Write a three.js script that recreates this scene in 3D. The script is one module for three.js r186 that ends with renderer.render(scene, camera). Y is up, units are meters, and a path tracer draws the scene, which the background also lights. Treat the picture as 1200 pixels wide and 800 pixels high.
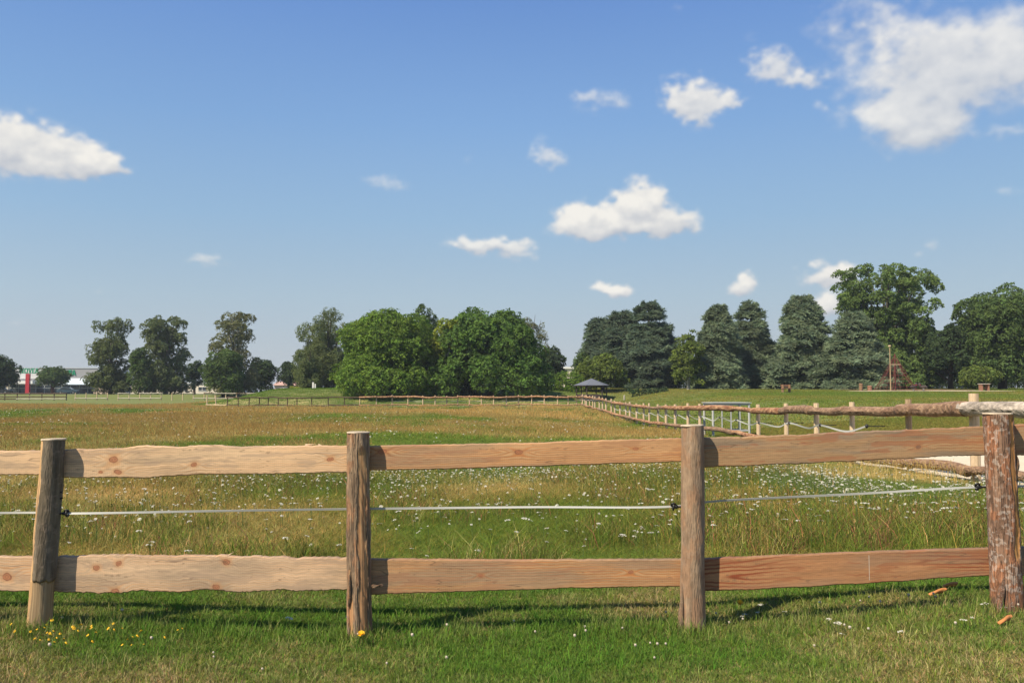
import * as THREE from 'three';
import { mergeGeometries } from 'three/addons/utils/BufferGeometryUtils.js';
import { FontLoader } from 'three/addons/loaders/FontLoader.js';
import { TextGeometry } from 'three/addons/geometries/TextGeometry.js';

// ------------------------------------------------------------------ camera, sky, sun, exposure
const scene = new THREE.Scene();
const camera = new THREE.PerspectiveCamera(42.11, 1024 / 682, 0.1, 3000);
camera.position.set(0, 1.5, 0);
camera.rotation.set(THREE.MathUtils.degToRad(3.3), 0, 0);
const renderer = new THREE.WebGLRenderer({ antialias: true });
renderer.toneMapping = THREE.LinearToneMapping;
renderer.toneMappingExposure = 1.56;
renderer.shadowMap.enabled = true;

const SUN_AZ = 50, SUN_EL = 49;                       // degrees to the left of straight behind the camera, and up
const ca = Math.cos(SUN_EL * Math.PI / 180);
const sunDir = new THREE.Vector3(-Math.sin(SUN_AZ * Math.PI / 180) * ca, Math.sin(SUN_EL * Math.PI / 180), Math.cos(SUN_AZ * Math.PI / 180) * ca);
const sun = new THREE.DirectionalLight(new THREE.Color(1, 0.885, 0.69), 4.5);
sun.name = 'sun';
sun.target.position.set(0, 0, -60); sun.position.copy(sunDir).multiplyScalar(200).add(sun.target.position);
sun.castShadow = true; sun.shadow.mapSize.set(4096, 4096);
Object.assign(sun.shadow.camera, { left: -130, right: 130, top: 130, bottom: -130, near: 1, far: 500 });
scene.add(sun, sun.target);
scene.fog = new THREE.FogExp2(new THREE.Color().setRGB(0.80, 0.88, 1.0), 0.00028);

// ------------------------------------------------------------------ random numbers and noise
function rng(seed) { let a = seed >>> 0; return () => { a = (a + 0x6d2b79f5) | 0; let t = Math.imul(a ^ (a >>> 15), 1 | a); t = (t + Math.imul(t ^ (t >>> 7), 61 | t)) ^ t; return ((t ^ (t >>> 14)) >>> 0) / 4294967296; }; }
const TAB = new Float32Array(65536); { const r = rng(77); for (let i = 0; i < 65536; i++) TAB[i] = r(); }
const lat = (x, y) => TAB[((x & 255) + ((y & 255) << 8))];
function noise(x, y) {
  const xi = Math.floor(x), yi = Math.floor(y); let fx = x - xi, fy = y - yi;
  fx = fx * fx * (3 - 2 * fx); fy = fy * fy * (3 - 2 * fy);
  const a = lat(xi, yi), b = lat(xi + 1, yi), c = lat(xi, yi + 1), d = lat(xi + 1, yi + 1);
  return a + (b - a) * fx + (c - a) * fy + (a - b - c + d) * fx * fy;
}
function fbm(x, y, o = 4) { let s = 0, a = 0.5, t = 0; for (let i = 0; i < o; i++) { s += a * noise(x, y); t += a; a *= 0.5; x = x * 2.03 + 17.3; y = y * 2.03 + 5.1; } return s / t; }
const clamp = (x, a = 0, b = 1) => Math.min(b, Math.max(a, x));
const ss = (a, b, x) => { const t = clamp((x - a) / (b - a)); return t * t * (3 - 2 * t); };
const mix = (a, b, t) => a + (b - a) * t;
const mix3 = (a, b, t) => [mix(a[0], b[0], t), mix(a[1], b[1], t), mix(a[2], b[2], t)];
function lerpTable(tab, x) { if (x <= tab[0][0]) return tab[0][1]; for (let i = 1; i < tab.length; i++) if (x <= tab[i][0]) { const t = (x - tab[i - 1][0]) / (tab[i][0] - tab[i - 1][0]); return mix(tab[i - 1][1], tab[i][1], t * t * (3 - 2 * t)); } return tab[tab.length - 1][1]; }

// ------------------------------------------------------------------ the sky: clear summer air and fair-weather clouds; each blob is [azimuth right of -z, elevation, half width, half height, density] in degrees
const CLOUDS = [
[[-31.61,13.76,2.23,1.45,1],[-29.74,13.70,2.11,1.39,1],[-28.01,13.45,1.96,1.27,1],[-26.23,13.37,1.62,0.96,1],[-24.72,13.29,1.01,0.63,0.9]],
[[5.04,18.73,1.45,0.51,0.6],[6.42,18.18,1.33,0.72,0.6],[4.48,18.13,0.78,0.72,0.35]],
[[11.35,18.15,1.46,1.21,0.9],[12.15,17.09,1.07,0.92,0.7],[14.02,18.02,1.16,0.50,0.6],[13.13,18.54,0.85,0.60,0.45]],
[[2.24,15.25,0.78,0.79,0.65],[2.79,14.61,0.56,0.53,0.55]],
[[4.89,10.83,1.88,1.03,1],[6.37,10.80,2.20,0.97,1],[8.41,11.82,1.42,1.28,1.1],[9.92,10.92,1.73,0.85,1],[7.47,10.62,3.28,0.65,0.9]],
[[-2.50,9.50,1.66,0.44,0.85],[-0.83,9.35,1.94,0.60,0.85],[1.00,8.85,0.78,0.49,0.5]],
[[6.40,6.62,1.04,0.44,1]],
[[14.70,6.82,0.78,0.58,0.95]],
[[19.81,7.15,1.37,0.77,1],[20.44,6.71,1.17,0.51,0.8]],
[[19.67,5.34,0.98,0.73,0.95]],
[[25.33,8.46,0.91,0.49,0.55]],
[[-8.31,13.32,1.53,0.48,0.5],[-7.21,13.03,0.77,0.37,0.35]],
[[-19.23,8.01,1.19,0.36,0.6]],
[[16.67,19.73,1.44,1.07,0.8],[18.19,18.90,1.72,0.68,0.6],[19.19,18.50,1.00,0.48,0.4]],
[[25.02,19.57,3.47,1.93,0.58],[27.49,18.51,3.54,2.37,0.66],[30.30,18.36,2.73,2.58,0.72],[23.76,15.96,2.72,1.15,0.8],[25.37,15.19,1.92,1.34,0.85],[22.39,18.28,2.64,1.43,0.34],[21.98,21.63,3.64,1.94,0.34],[26.56,17.26,3.37,1.67,0.68]],
[[29.55,14.47,1.91,0.51,0.55],[27.39,15.04,1.32,0.75,0.35]],
[[29.70,11.22,1.01,0.42,0.4]],
[[21.03,22.91,2.46,0.91,0.35],[27.14,21.86,2.68,0.35,0.25]],
[[-25.27,5.98,0.36,0.35,0.35]],
[[-29.32,3.89,0.50,0.19,0.5]],
[[-3.07,14.87,0.67,0.48,0.25]],
[[-6.52,7.22,0.66,0.33,0.28]],
[[9.50,22.23,0.60,0.78,0.2]],
[[10.88,23.35,0.49,0.38,0.35]],
[[19.46,17.15,0.55,0.34,0.45]],
[[15.66,21.56,0.78,0.53,0.3]],
[[28.03,6.57,2.16,0.68,0.22]]
];
{
  const r = rng(5);                                    // the same kind of clouds all round
  for (let i = 0; i < 70; i++) {
    const az = r() * 360 - 180, el = 5 + 50 * r() * r();
    if (Math.abs(az) < 37 && el < 30) continue;
    const n = 2 + Math.floor(r() * 5), s = 0.7 + 1.9 * r(), c = [];
    for (let k = 0; k < n; k++) c.push([az + (r() - 0.5) * 4.5 * s, el + (r() - 0.5) * 1.2 * s, s * (0.8 + r()), s * (0.45 + 0.4 * r()), 0.45 + 0.5 * r()]);
    CLOUDS.push(c);
  }
  const W = 4096, H = 2048, data = new Float32Array(W * H * 4);
  const K = 1 / 1.55, air = [[-90, [0.50, 0.53, 0.57]], [0, [0.51, 0.54, 0.58]], [2.5, [0.49, 0.555, 0.61]], [6, [0.425, 0.55, 0.655]], [11, [0.315, 0.49, 0.695]], [17, [0.225, 0.40, 0.69]], [25, [0.145, 0.29, 0.635]], [45, [0.11, 0.23, 0.54]], [90, [0.08, 0.18, 0.45]]].map(([e, c]) => [e, c.map((q) => q * K)]);
  for (let j = 0; j < H; j++) {
    const el = (j + 0.5) / H * 180 - 90;
    let k = 1; while (k < air.length - 1 && el > air[k][0]) k++;
    const c = mix3(air[k - 1][1], air[k][1], clamp((el - air[k - 1][0]) / (air[k][0] - air[k - 1][0])));
    for (let i = 0; i < W; i++) {
      const at = (j * W + i) * 4, az = (i + 0.5) / W * 360 - 90;
      const v = el > 0 && el < 50 ? 1 + 0.05 * (noise(az * 0.05 + 40, el * 0.12) - 0.5) : 1;
      data[at] = c[0] * v; data[at + 1] = c[1] * v; data[at + 2] = c[2] * v; data[at + 3] = 1;
    }
  }
  const sum = (c, x, y) => { let s = 0, m = 0; for (const b of c) { const dx = (x - b[0]) / b[2]; let dy = (y - b[1]) / b[3]; if (dy < 0) dy *= 1.25; const e = b[4] * Math.exp(-(dx * dx + dy * dy) * 0.9); s += e; if (e > m) m = e; } return 0.6 * m + 0.4 * Math.min(s, 1.15); };
  for (const c of CLOUDS) {
    let x0 = 1e9, x1 = -1e9, y0 = 1e9, y1 = -1e9, small = 9, wm = 0;
    for (const b of c) { x0 = Math.min(x0, b[0] - b[2] * 2.2 - 0.4); x1 = Math.max(x1, b[0] + b[2] * 2.2 + 0.4); y0 = Math.min(y0, b[1] - b[3] * 2.2 - 0.3); y1 = Math.max(y1, b[1] + b[3] * 2.2 + 0.3); small = Math.min(small, b[3]); wm = Math.max(wm, b[4]); }
    const f = clamp(0.55 / Math.sqrt(small), 0.35, 1.1), hi = mix(1.0, 0.66, ss(0.6, 1.0, wm));
    for (let j = Math.max(0, Math.floor((y0 + 90) / 180 * H)); j <= Math.min(H - 1, (y1 + 90) / 180 * H); j++) for (let i = Math.floor((x0 + 90) / 360 * W); i <= (x1 + 90) / 360 * W; i++) {
      const az = (i + 0.5) / W * 360 - 90, el = (j + 0.5) / H * 180 - 90;
      const wx = (fbm(az * 1.1 * f + 3, el * 1.6 * f, 3) - 0.5) * 1.3 / f * 0.8, wy = (fbm(az * 1.1 * f + 53, el * 1.6 * f + 9, 3) - 0.5) * 0.8 / f * 0.8;
      const d = sum(c, az + wx, el + wy);
      if (d < 0.03) continue;
      const n = fbm(az * 2.2 * f + 7, el * 3.0 * f + 31, 5) - 0.5;
      const e = d + n * mix(0.5, 0.85, clamp((f - 0.35) / 0.5)) * Math.min(1, d * 3.2);
      let a = ss(0.12, hi, e); a = Math.min(a, 0.97) * Math.min(1, wm * 1.02);
      if (a <= 0.003) continue;
      const up = sum(c, az + wx - small * 0.35, el + wy + small * 0.75);
      const lit = clamp(0.60 + (d - up) * 0.9 + n * 0.65);
      let col = mix3([0.44, 0.48, 0.56], [0.92, 0.89, 0.83], lit);
      const low = ss(7, 1, el); col = mix3(col, [0.62, 0.60, 0.60], low * 0.55).map((q) => q * K);
      const at = (j * W + ((i % W) + W) % W) * 4;
      for (let q = 0; q < 3; q++) data[at + q] = mix(data[at + q], col[q], a);
    }
  }
  const sky = new THREE.DataTexture(data, W, H, THREE.RGBAFormat, THREE.FloatType);
  sky.mapping = THREE.EquirectangularReflectionMapping; sky.magFilter = THREE.LinearFilter; sky.minFilter = THREE.LinearFilter; sky.needsUpdate = true;
  scene.background = sky; scene.environment = sky;
}

// ------------------------------------------------------------------ helpers
const used = new Map();
function numbered(n) { const k = used.get(n) ?? 0; used.set(n, k + 1); return k ? n + '_' + String(k).padStart(3, '0') : n; }
function finish(m) { m.castShadow = true; m.receiveShadow = true; return m; }
function part(name, geo, mat, parent) { const m = finish(new THREE.Mesh(Array.isArray(geo) ? mergeGeometries(geo.map((g) => (g.index ? g.toNonIndexed() : g))) : geo, mat)); m.name = name; parent.add(m); return m; }
function tag(o, label, category, group) { o.userData.label = label; o.userData.category = category; if (group) o.userData.group = group; return o; }
function thing(name, label, category, x, y, z, turn = 0, group) { const o = new THREE.Group(); o.name = numbered(name); o.position.set(x, y, z); o.rotation.y = turn; scene.add(o); return tag(o, label, category, group); }
function structure(name, geo, mat) { const m = finish(new THREE.Mesh(geo, mat)); m.name = numbered(name); m.userData.kind = 'structure'; scene.add(m); return m; }
function stuff(name, label, category, parent = scene) { const g = new THREE.Group(); g.name = numbered(name); g.userData.kind = 'stuff'; tag(g, label, category); scene.add(g); return g; }
const std = (r, g, b, rough = 0.85, extra = {}) => new THREE.MeshStandardMaterial({ color: new THREE.Color().setRGB(r, g, b), roughness: rough, ...extra });
function box(w, h, d, x = 0, y = 0, z = 0) { const g = new THREE.BoxGeometry(w, h, d); g.translate(x, y, z); return g; }
function cyl(r0, r1, h, x = 0, y = 0, z = 0, seg = 12) { const g = new THREE.CylinderGeometry(r1, r0, h, seg); g.translate(x, y + h / 2, z); return g; }
// a swept round body along points [x, y, z, r] with seg sides; bend(theta, v) offsets the radius; uv: around, along (0..1)
function sweep(pts, seg, sub = 1, bend, caps = true) {
  const curve = new THREE.CatmullRomCurve3(pts.map((p) => new THREE.Vector3(p[0], p[1], p[2])), false, 'centripetal');
  const n = (pts.length - 1) * sub, pos = [], uv = [], idx = [];
  const fr = curve.computeFrenetFrames(n, false);
  for (let i = 0; i <= n; i++) {
    const t = i / n, c = curve.getPoint(t), fi = t * (pts.length - 1), k = Math.min(pts.length - 2, Math.floor(fi)), r = mix(pts[k][3], pts[k + 1][3], fi - k);
    for (let j = 0; j <= seg; j++) {
      const th = j / seg * Math.PI * 2, rr = r + (bend ? bend(j === seg ? 0 : th, t) : 0), cs = Math.cos(th) * rr, sn = Math.sin(th) * rr;
      pos.push(c.x + fr.normals[i].x * cs + fr.binormals[i].x * sn, c.y + fr.normals[i].y * cs + fr.binormals[i].y * sn, c.z + fr.normals[i].z * cs + fr.binormals[i].z * sn);
      uv.push(j / seg, t);
    }
  }
  for (let i = 0; i < n; i++) for (let j = 0; j < seg; j++) { const a = i * (seg + 1) + j, b = a + seg + 1; idx.push(a, a + 1, b, b, a + 1, b + 1); }
  if (caps) for (const [i, s] of [[0, 1], [n, -1]]) {
    const c = curve.getPoint(i / n), q = pos.length / 3; pos.push(c.x, c.y, c.z); uv.push(0.5, i / n);
    for (let j = 0; j < seg; j++) { const a = i * (seg + 1) + j; s > 0 ? idx.push(q, a + 1, a) : idx.push(q, a, a + 1); }
  }
  const g = new THREE.BufferGeometry();
  g.setAttribute('position', new THREE.Float32BufferAttribute(pos, 3)); g.setAttribute('uv', new THREE.Float32BufferAttribute(uv, 2)); g.setIndex(idx); g.computeVertexNormals();
  return g;
}
function texture(w, h, f, srgb, repeat = false) {     // f(u, v) -> [r, g, b] linear, or a grey
  const d = new Uint8Array(w * h * 4);
  for (let j = 0; j < h; j++) for (let i = 0; i < w; i++) {
    let c = f((i + 0.5) / w, (j + 0.5) / h); if (typeof c === 'number') c = [c, c, c];
    for (let q = 0; q < 3; q++) { let v = clamp(c[q]); if (srgb) v = v <= 0.0031308 ? v * 12.92 : 1.055 * Math.pow(v, 1 / 2.4) - 0.055; d[(j * w + i) * 4 + q] = Math.round(v * 255); }
    d[(j * w + i) * 4 + 3] = 255;
  }
  const t = new THREE.DataTexture(d, w, h); t.magFilter = THREE.LinearFilter; t.minFilter = THREE.LinearMipmapLinearFilter; t.generateMipmaps = true;
  if (srgb) t.colorSpace = THREE.SRGBColorSpace; if (repeat) t.wrapS = t.wrapT = THREE.RepeatWrapping; t.needsUpdate = true; return t;
}

// ------------------------------------------------------------------ terrain (d is the distance in front of the camera, z = -d)
const NEAR = [[-20, 0], [-3, 0.03], [-1, -0.025], [1.1, 0.02], [3, 0.145], [7, 0.2], [20, 0.25]];
const HL = [[0, 0], [95, 0], [125, 0.4], [145, 1.2], [900, 1.3]];
const HM = [[0, 0], [86, 0], [97, 1.1], [107, 2.0], [130, 2.3], [900, 2.4]];
const HR = [[0, 0.2], [14, 0.12], [40, 0.4], [70, 1.15], [100, 1.85], [125, 2.1], [900, 2.4]];
function ground(x, z) {
  const d = -z;
  let h = mix(lerpTable(HL, d), lerpTable(HM, d), ss(-36, -27, x));
  h = mix(h, lerpTable(HR, d), ss(8.5, 21, x) * ss(6, 20, d));
  h += lerpTable(NEAR, x) * ss(22, 7, d);
  const pa = (x - 10) / 6, pd = (d - 100) / 8; h -= 0.9 * Math.exp(-pa * pa - pd * pd);
  const a = (x - 6) / 6, b = (d - 50) / 22; h -= 0.45 * Math.exp(-a * a - b * b);
  h += (fbm(x * 0.16 + 50, d * 0.16, 3) - 0.5) * 0.16 * ss(7, 14, d) * ss(140, 60, d);
  return h;
}
// how dry the meadow is, 0 green .. 1 straw
function dryness(x, d) {
  const n = fbm(x * 0.10 + 11 + 0.02 * d, d * 0.085 + 3, 4), m = fbm(x * 0.4 + 5, d * 0.32 + 1, 3);
  const far = lerpTable([[6, 0.06], [9, 0.10], [12, 0.14], [15, 0.16], [20, 0.24], [26, 0.31], [34, 0.34], [48, 0.38], [75, 0.45], [90, 0.5], [140, 0.5]], d);
  return clamp((n - 0.5) * 3.0 * ss(5, 16, d) + (m - 0.5) * 1.8 + far);
}
const inSand = (x, d) => x > 7.35 + 0.35 * (noise(d * 0.7, 3) - 0.5) && d > 11.2 + 0.5 * noise(x * 0.5, 8) && d < 26 + 0.6 * noise(x * 0.5, 1);
{
  const lines = (a, b, s, k) => { const o = [0]; for (let v = s; v < b; v += s) { o.push(v); s *= k; } o.push(b); return o; };
  const half = lines(0, 900, 0.35, 1.055), xs = [...half.slice(1).reverse().map((v) => -v), ...half], zs = [...lines(0, 60, 1.2, 1.25).slice(1).reverse().map((v) => -v), ...lines(0, 1200, 0.3, 1.022)];
  const pos = [], uv = [], col = [], idx = [];
  for (const d of zs) for (const x of xs) {
    pos.push(x, ground(x, -d), -d); uv.push(x / 3, d / 3);
    const dry = d > 5.7 && x < 7.3 && d < 101 ? dryness(x, d) : 0.2 + 0.25 * fbm(x * 0.05, d * 0.07, 3);
    let c = d > 5.7 && x < 7.3 && d < 101 ? mix3([0.12, 0.15, 0.03], [0.39, 0.325, 0.12], dry) : mix3([0.12, 0.165, 0.03], [0.23, 0.22, 0.055], clamp(dry));
    if (d < 5.7) c = mix3([0.11, 0.145, 0.035], [0.26, 0.2, 0.085], ss(0.45, 0.7, fbm(x * 0.8, d * 0.8, 3)));
    if (d > 150) c = [0.10, 0.125, 0.04];
    col.push(...c);
  }
  const nx = xs.length;
  for (let j = 0; j < zs.length - 1; j++) for (let i = 0; i < nx - 1; i++) { const a = j * nx + i; idx.push(a, a + 1, a + nx, a + 1, a + nx + 1, a + nx); }
  const g = new THREE.BufferGeometry();
  g.setAttribute('position', new THREE.Float32BufferAttribute(pos, 3)); g.setAttribute('uv', new THREE.Float32BufferAttribute(uv, 2)); g.setAttribute('color', new THREE.Float32BufferAttribute(col, 3)); g.setIndex(idx); g.computeVertexNormals();
  const soil = texture(512, 512, (u, v) => { const t = (x, y, k) => fbm(x * k, y * k, 4); const w = (a, b) => mix(mix(t(a, b, 24), t(a + 1, b, 24), 1 - ss(0, 1, a)), mix(t(a, b + 1, 24), t(a + 1, b + 1, 24), 1 - ss(0, 1, a)), 1 - ss(0, 1, b)); const n = w(u, v); return [0.45 + 0.9 * n, 0.45 + 0.88 * n, 0.42 + 0.85 * n].map((q) => q * 0.95); }, false, true);
  structure('ground', g, std(1, 1, 1, 1, { vertexColors: true, map: soil, bumpMap: soil, bumpScale: 0.03 }));
}
// a sheet that follows the terrain, lift metres above it, over the cells where keep(x, d) holds
function sheet(x0, x1, d0, d1, step, lift, keep) {
  const pos = [], uv = [], idx = [], nx = Math.ceil((x1 - x0) / step), nd = Math.ceil((d1 - d0) / step), id = new Map();
  const vert = (i, j) => { const k = i * 10000 + j; if (!id.has(k)) { const x = x0 + i * step, d = d0 + j * step; id.set(k, pos.length / 3); pos.push(x, ground(x, -d) + lift, -d); uv.push(x / 2, d / 2); } return id.get(k); };
  for (let i = 0; i < nx; i++) for (let j = 0; j < nd; j++) if (keep(x0 + (i + 0.5) * step, d0 + (j + 0.5) * step)) { const a = vert(i, j), b = vert(i + 1, j), c = vert(i, j + 1), e = vert(i + 1, j + 1); idx.push(a, b, c, b, e, c); }
  const g = new THREE.BufferGeometry(); g.setAttribute('position', new THREE.Float32BufferAttribute(pos, 3)); g.setAttribute('uv', new THREE.Float32BufferAttribute(uv, 2)); g.setIndex(idx); g.computeVertexNormals(); return g;
}
const sandMap = texture(512, 512, (u, v) => { const n = fbm(u * 40, v * 40, 4), m = fbm(u * 6, v * 6, 3); const k = 0.86 + 0.22 * (n - 0.5) + 0.16 * (m - 0.5); return [k, k * 0.985, k * 0.96]; }, false, true);
structure('sand_path', sheet(7.3, 34, 10.5, 28, 0.16, 0.03, inSand), std(0.70, 0.60, 0.44, 1, { map: sandMap, bumpMap: sandMap, bumpScale: 0.02 }));

// ------------------------------------------------------------------ trees
const leafMat = new THREE.MeshPhysicalMaterial({ color: 0xffffff, roughness: 1, transmission: 0.36, thickness: 0, side: THREE.DoubleSide, vertexColors: true, specularIntensity: 0.3 });
// a spray of leaves about a twig: leaves are folded diamonds; every leaf has its own tint
function spray(seed, n, R, len, wid, flat) {
  const r = rng(seed), pos = [], col = [], idx = [], v = new THREE.Vector3(), q = new THREE.Quaternion();
  for (let i = 0; i < n; i++) {
    const a = r() * 6.283, rad = R * Math.sqrt(r()), c = [Math.cos(a) * rad, Math.sin(a) * rad, (r() - 0.5) * flat];
    q.setFromEuler(new THREE.Euler((r() - 0.5) * 1.8, (r() - 0.5) * 1.8, r() * 6.283));
    const l = len * (0.7 + 0.6 * r()), w = wid * (0.7 + 0.6 * r()), t = 0.8 + 0.4 * r(), o = pos.length / 3;
    for (const p of [[-l / 2, 0, 0], [0, -w / 2, w * 0.2], [l / 2, 0, 0], [0, w / 2, w * 0.2]]) { v.set(...p).applyQuaternion(q); pos.push(c[0] + v.x, c[1] + v.y, c[2] + v.z); col.push(t, t * (0.97 + 0.06 * r()), t); }
    idx.push(o, o + 1, o + 2, o, o + 2, o + 3);
  }
  const g = new THREE.BufferGeometry(); g.setAttribute('position', new THREE.Float32BufferAttribute(pos, 3)); g.setAttribute('color', new THREE.Float32BufferAttribute(col, 3)); g.setIndex(idx);
  const h = g.toNonIndexed(); h.computeVertexNormals(); return h;
}
// a flat fan of needles on a cedar branch: thin blades along a twig in the x-z plane, growing along +x
function needleFan(seed) {
  const r = rng(seed), pos = [], col = [];
  for (let k = 0; k < 26; k++) {
    const s = r() * 0.75, side = r() < 0.5 ? -1 : 1, a = side * (0.35 + 0.8 * r()), l = 0.2 + 0.28 * r(), w = 0.035 + 0.03 * r(), t = 0.75 + 0.5 * r(), roll = (r() - 0.5) * 2.2, cr = Math.cos(roll), py = Math.sin(roll) * w;
    const x = s, z = side * 0.03, y = 0.02 * r(), ex = x + Math.cos(a) * l, ez = z + Math.sin(a) * l, ey = y + (r() - 0.4) * 0.34, px = -Math.sin(a) * w * cr, pz = Math.cos(a) * w * cr;
    pos.push(x - px * 0.6, y - py * 0.6, z - pz * 0.6, x + px * 0.6, y + py * 0.6, z + pz * 0.6, ex + px * 0.5, ey + py * 0.5, ez + pz * 0.5, x - px * 0.6, y - py * 0.6, z - pz * 0.6, ex + px * 0.5, ey + py * 0.5, ez + pz * 0.5, ex - px * 0.5, ey + 0.03 - py * 0.5, ez - pz * 0.5);
    for (let i = 0; i < 6; i++) col.push(t, t, t);
  }
  const g = new THREE.BufferGeometry(); g.setAttribute('position', new THREE.Float32BufferAttribute(pos, 3)); g.setAttribute('color', new THREE.Float32BufferAttribute(col, 3)); g.computeVertexNormals(); return g;
}
const SPRAY = spray(1, 11, 0.36, 0.25, 0.16, 0.22), BIG = spray(2, 9, 0.42, 0.36, 0.26, 0.3), HANG = spray(3, 12, 0.30, 0.24, 0.09, 0.25), FAN = needleFan(4);
const barkMap = texture(128, 256, (u, v) => 0.5 + 0.8 * (fbm(u * 14, v * 5, 4) - 0.4), false, true);
const trunkMats = { brown: std(0.10, 0.075, 0.05, 1, { map: barkMap, bumpMap: barkMap, bumpScale: 0.04 }), grey: std(0.2, 0.18, 0.15, 1, { map: barkMap, bumpMap: barkMap, bumpScale: 0.04 }), pale: std(0.55, 0.52, 0.46, 0.9, { map: barkMap }), red: std(0.2, 0.075, 0.05, 1, { map: barkMap }) };
function crown(parent, geo, mat, spots, color, r) {
  const m = finish(new THREE.InstancedMesh(geo, mat, spots.length)), M = new THREE.Matrix4(), c = new THREE.Color();
  spots.forEach((s, i) => { M.compose(s.p, s.q, s.s); m.setMatrixAt(i, M); const k = (0.78 + 0.44 * r()) * (s.k ?? 1), y = (r() - 0.5) * 0.16; c.setRGB(color[0] * k * (1 + y), color[1] * k, color[2] * k * (1 - y)); m.setColorAt(i, c); });
  m.name = 'crown'; m.userData.kind = 'stuff'; parent.add(m); return m;
}
const Zp = new THREE.Vector3(0, 0, 1), Xp = new THREE.Vector3(1, 0, 0), Yp = new THREE.Vector3(0, 1, 0);
function dirIn(r) { const y = r() * 2 - 1, a = r() * 6.283, s = Math.sqrt(1 - y * y); return new THREE.Vector3(Math.cos(a) * s, y, Math.sin(a) * s); }
const KIND = {                // crown base (share of height), lumps, lump radius (share of width), sprays for each square metre of lump, shape
  broad: { cb: 0.02, n: 66, lr: [0.10, 0.17], den: 4.4, geo: SPRAY, trunk: 0.03 },
  dense: { cb: 0.0, n: 54, lr: [0.11, 0.19], den: 4.2, geo: SPRAY, trunk: 0.03 },
  round: { cb: 0.22, n: 34, lr: [0.14, 0.22], den: 4.4, geo: SPRAY, trunk: 0.045 },
  airy: { cb: 0.0, n: 125, lr: [0.09, 0.16], den: 4.0, geo: SPRAY, trunk: 0.03, leaders: 7 },
  willow: { cb: 0.0, n: 120, lr: [0.10, 0.17], den: 4.6, geo: HANG, trunk: 0.03, leaders: 5, hang: true },
  plane: { cb: 0.02, n: 300, lr: [0.045, 0.08], den: 6.0, skirt: true, geo: SPRAY, trunk: 0.022, leaders: 12 },
  shrub: { cb: 0.0, n: 34, lr: [0.14, 0.24], den: 5, geo: SPRAY, trunk: 0.03 },
};
function limbs(parent, H, W, tips, mat, tr, r) {
  const gs = [sweep([[0, -0.3, 0, tr * 1.5], [0, H * 0.08, 0, tr * 1.05], [(r() - 0.5) * W * 0.05, H * 0.35, (r() - 0.5) * W * 0.05, tr * 0.8], [(r() - 0.5) * W * 0.08, H * 0.62, (r() - 0.5) * W * 0.08, tr * 0.45], [(r() - 0.5) * W * 0.1, H * 0.86, 0, tr * 0.12]], 9, 4)];
  for (const t of tips) gs.push(sweep([[0, t.y * 0.38, 0, tr * 0.5], [t.x * 0.45, t.y * 0.66, t.z * 0.45, tr * 0.36], [t.x, t.y, t.z, tr * 0.1]], 6, 4));
  part('trunk', gs, mat, parent);
}
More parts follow.
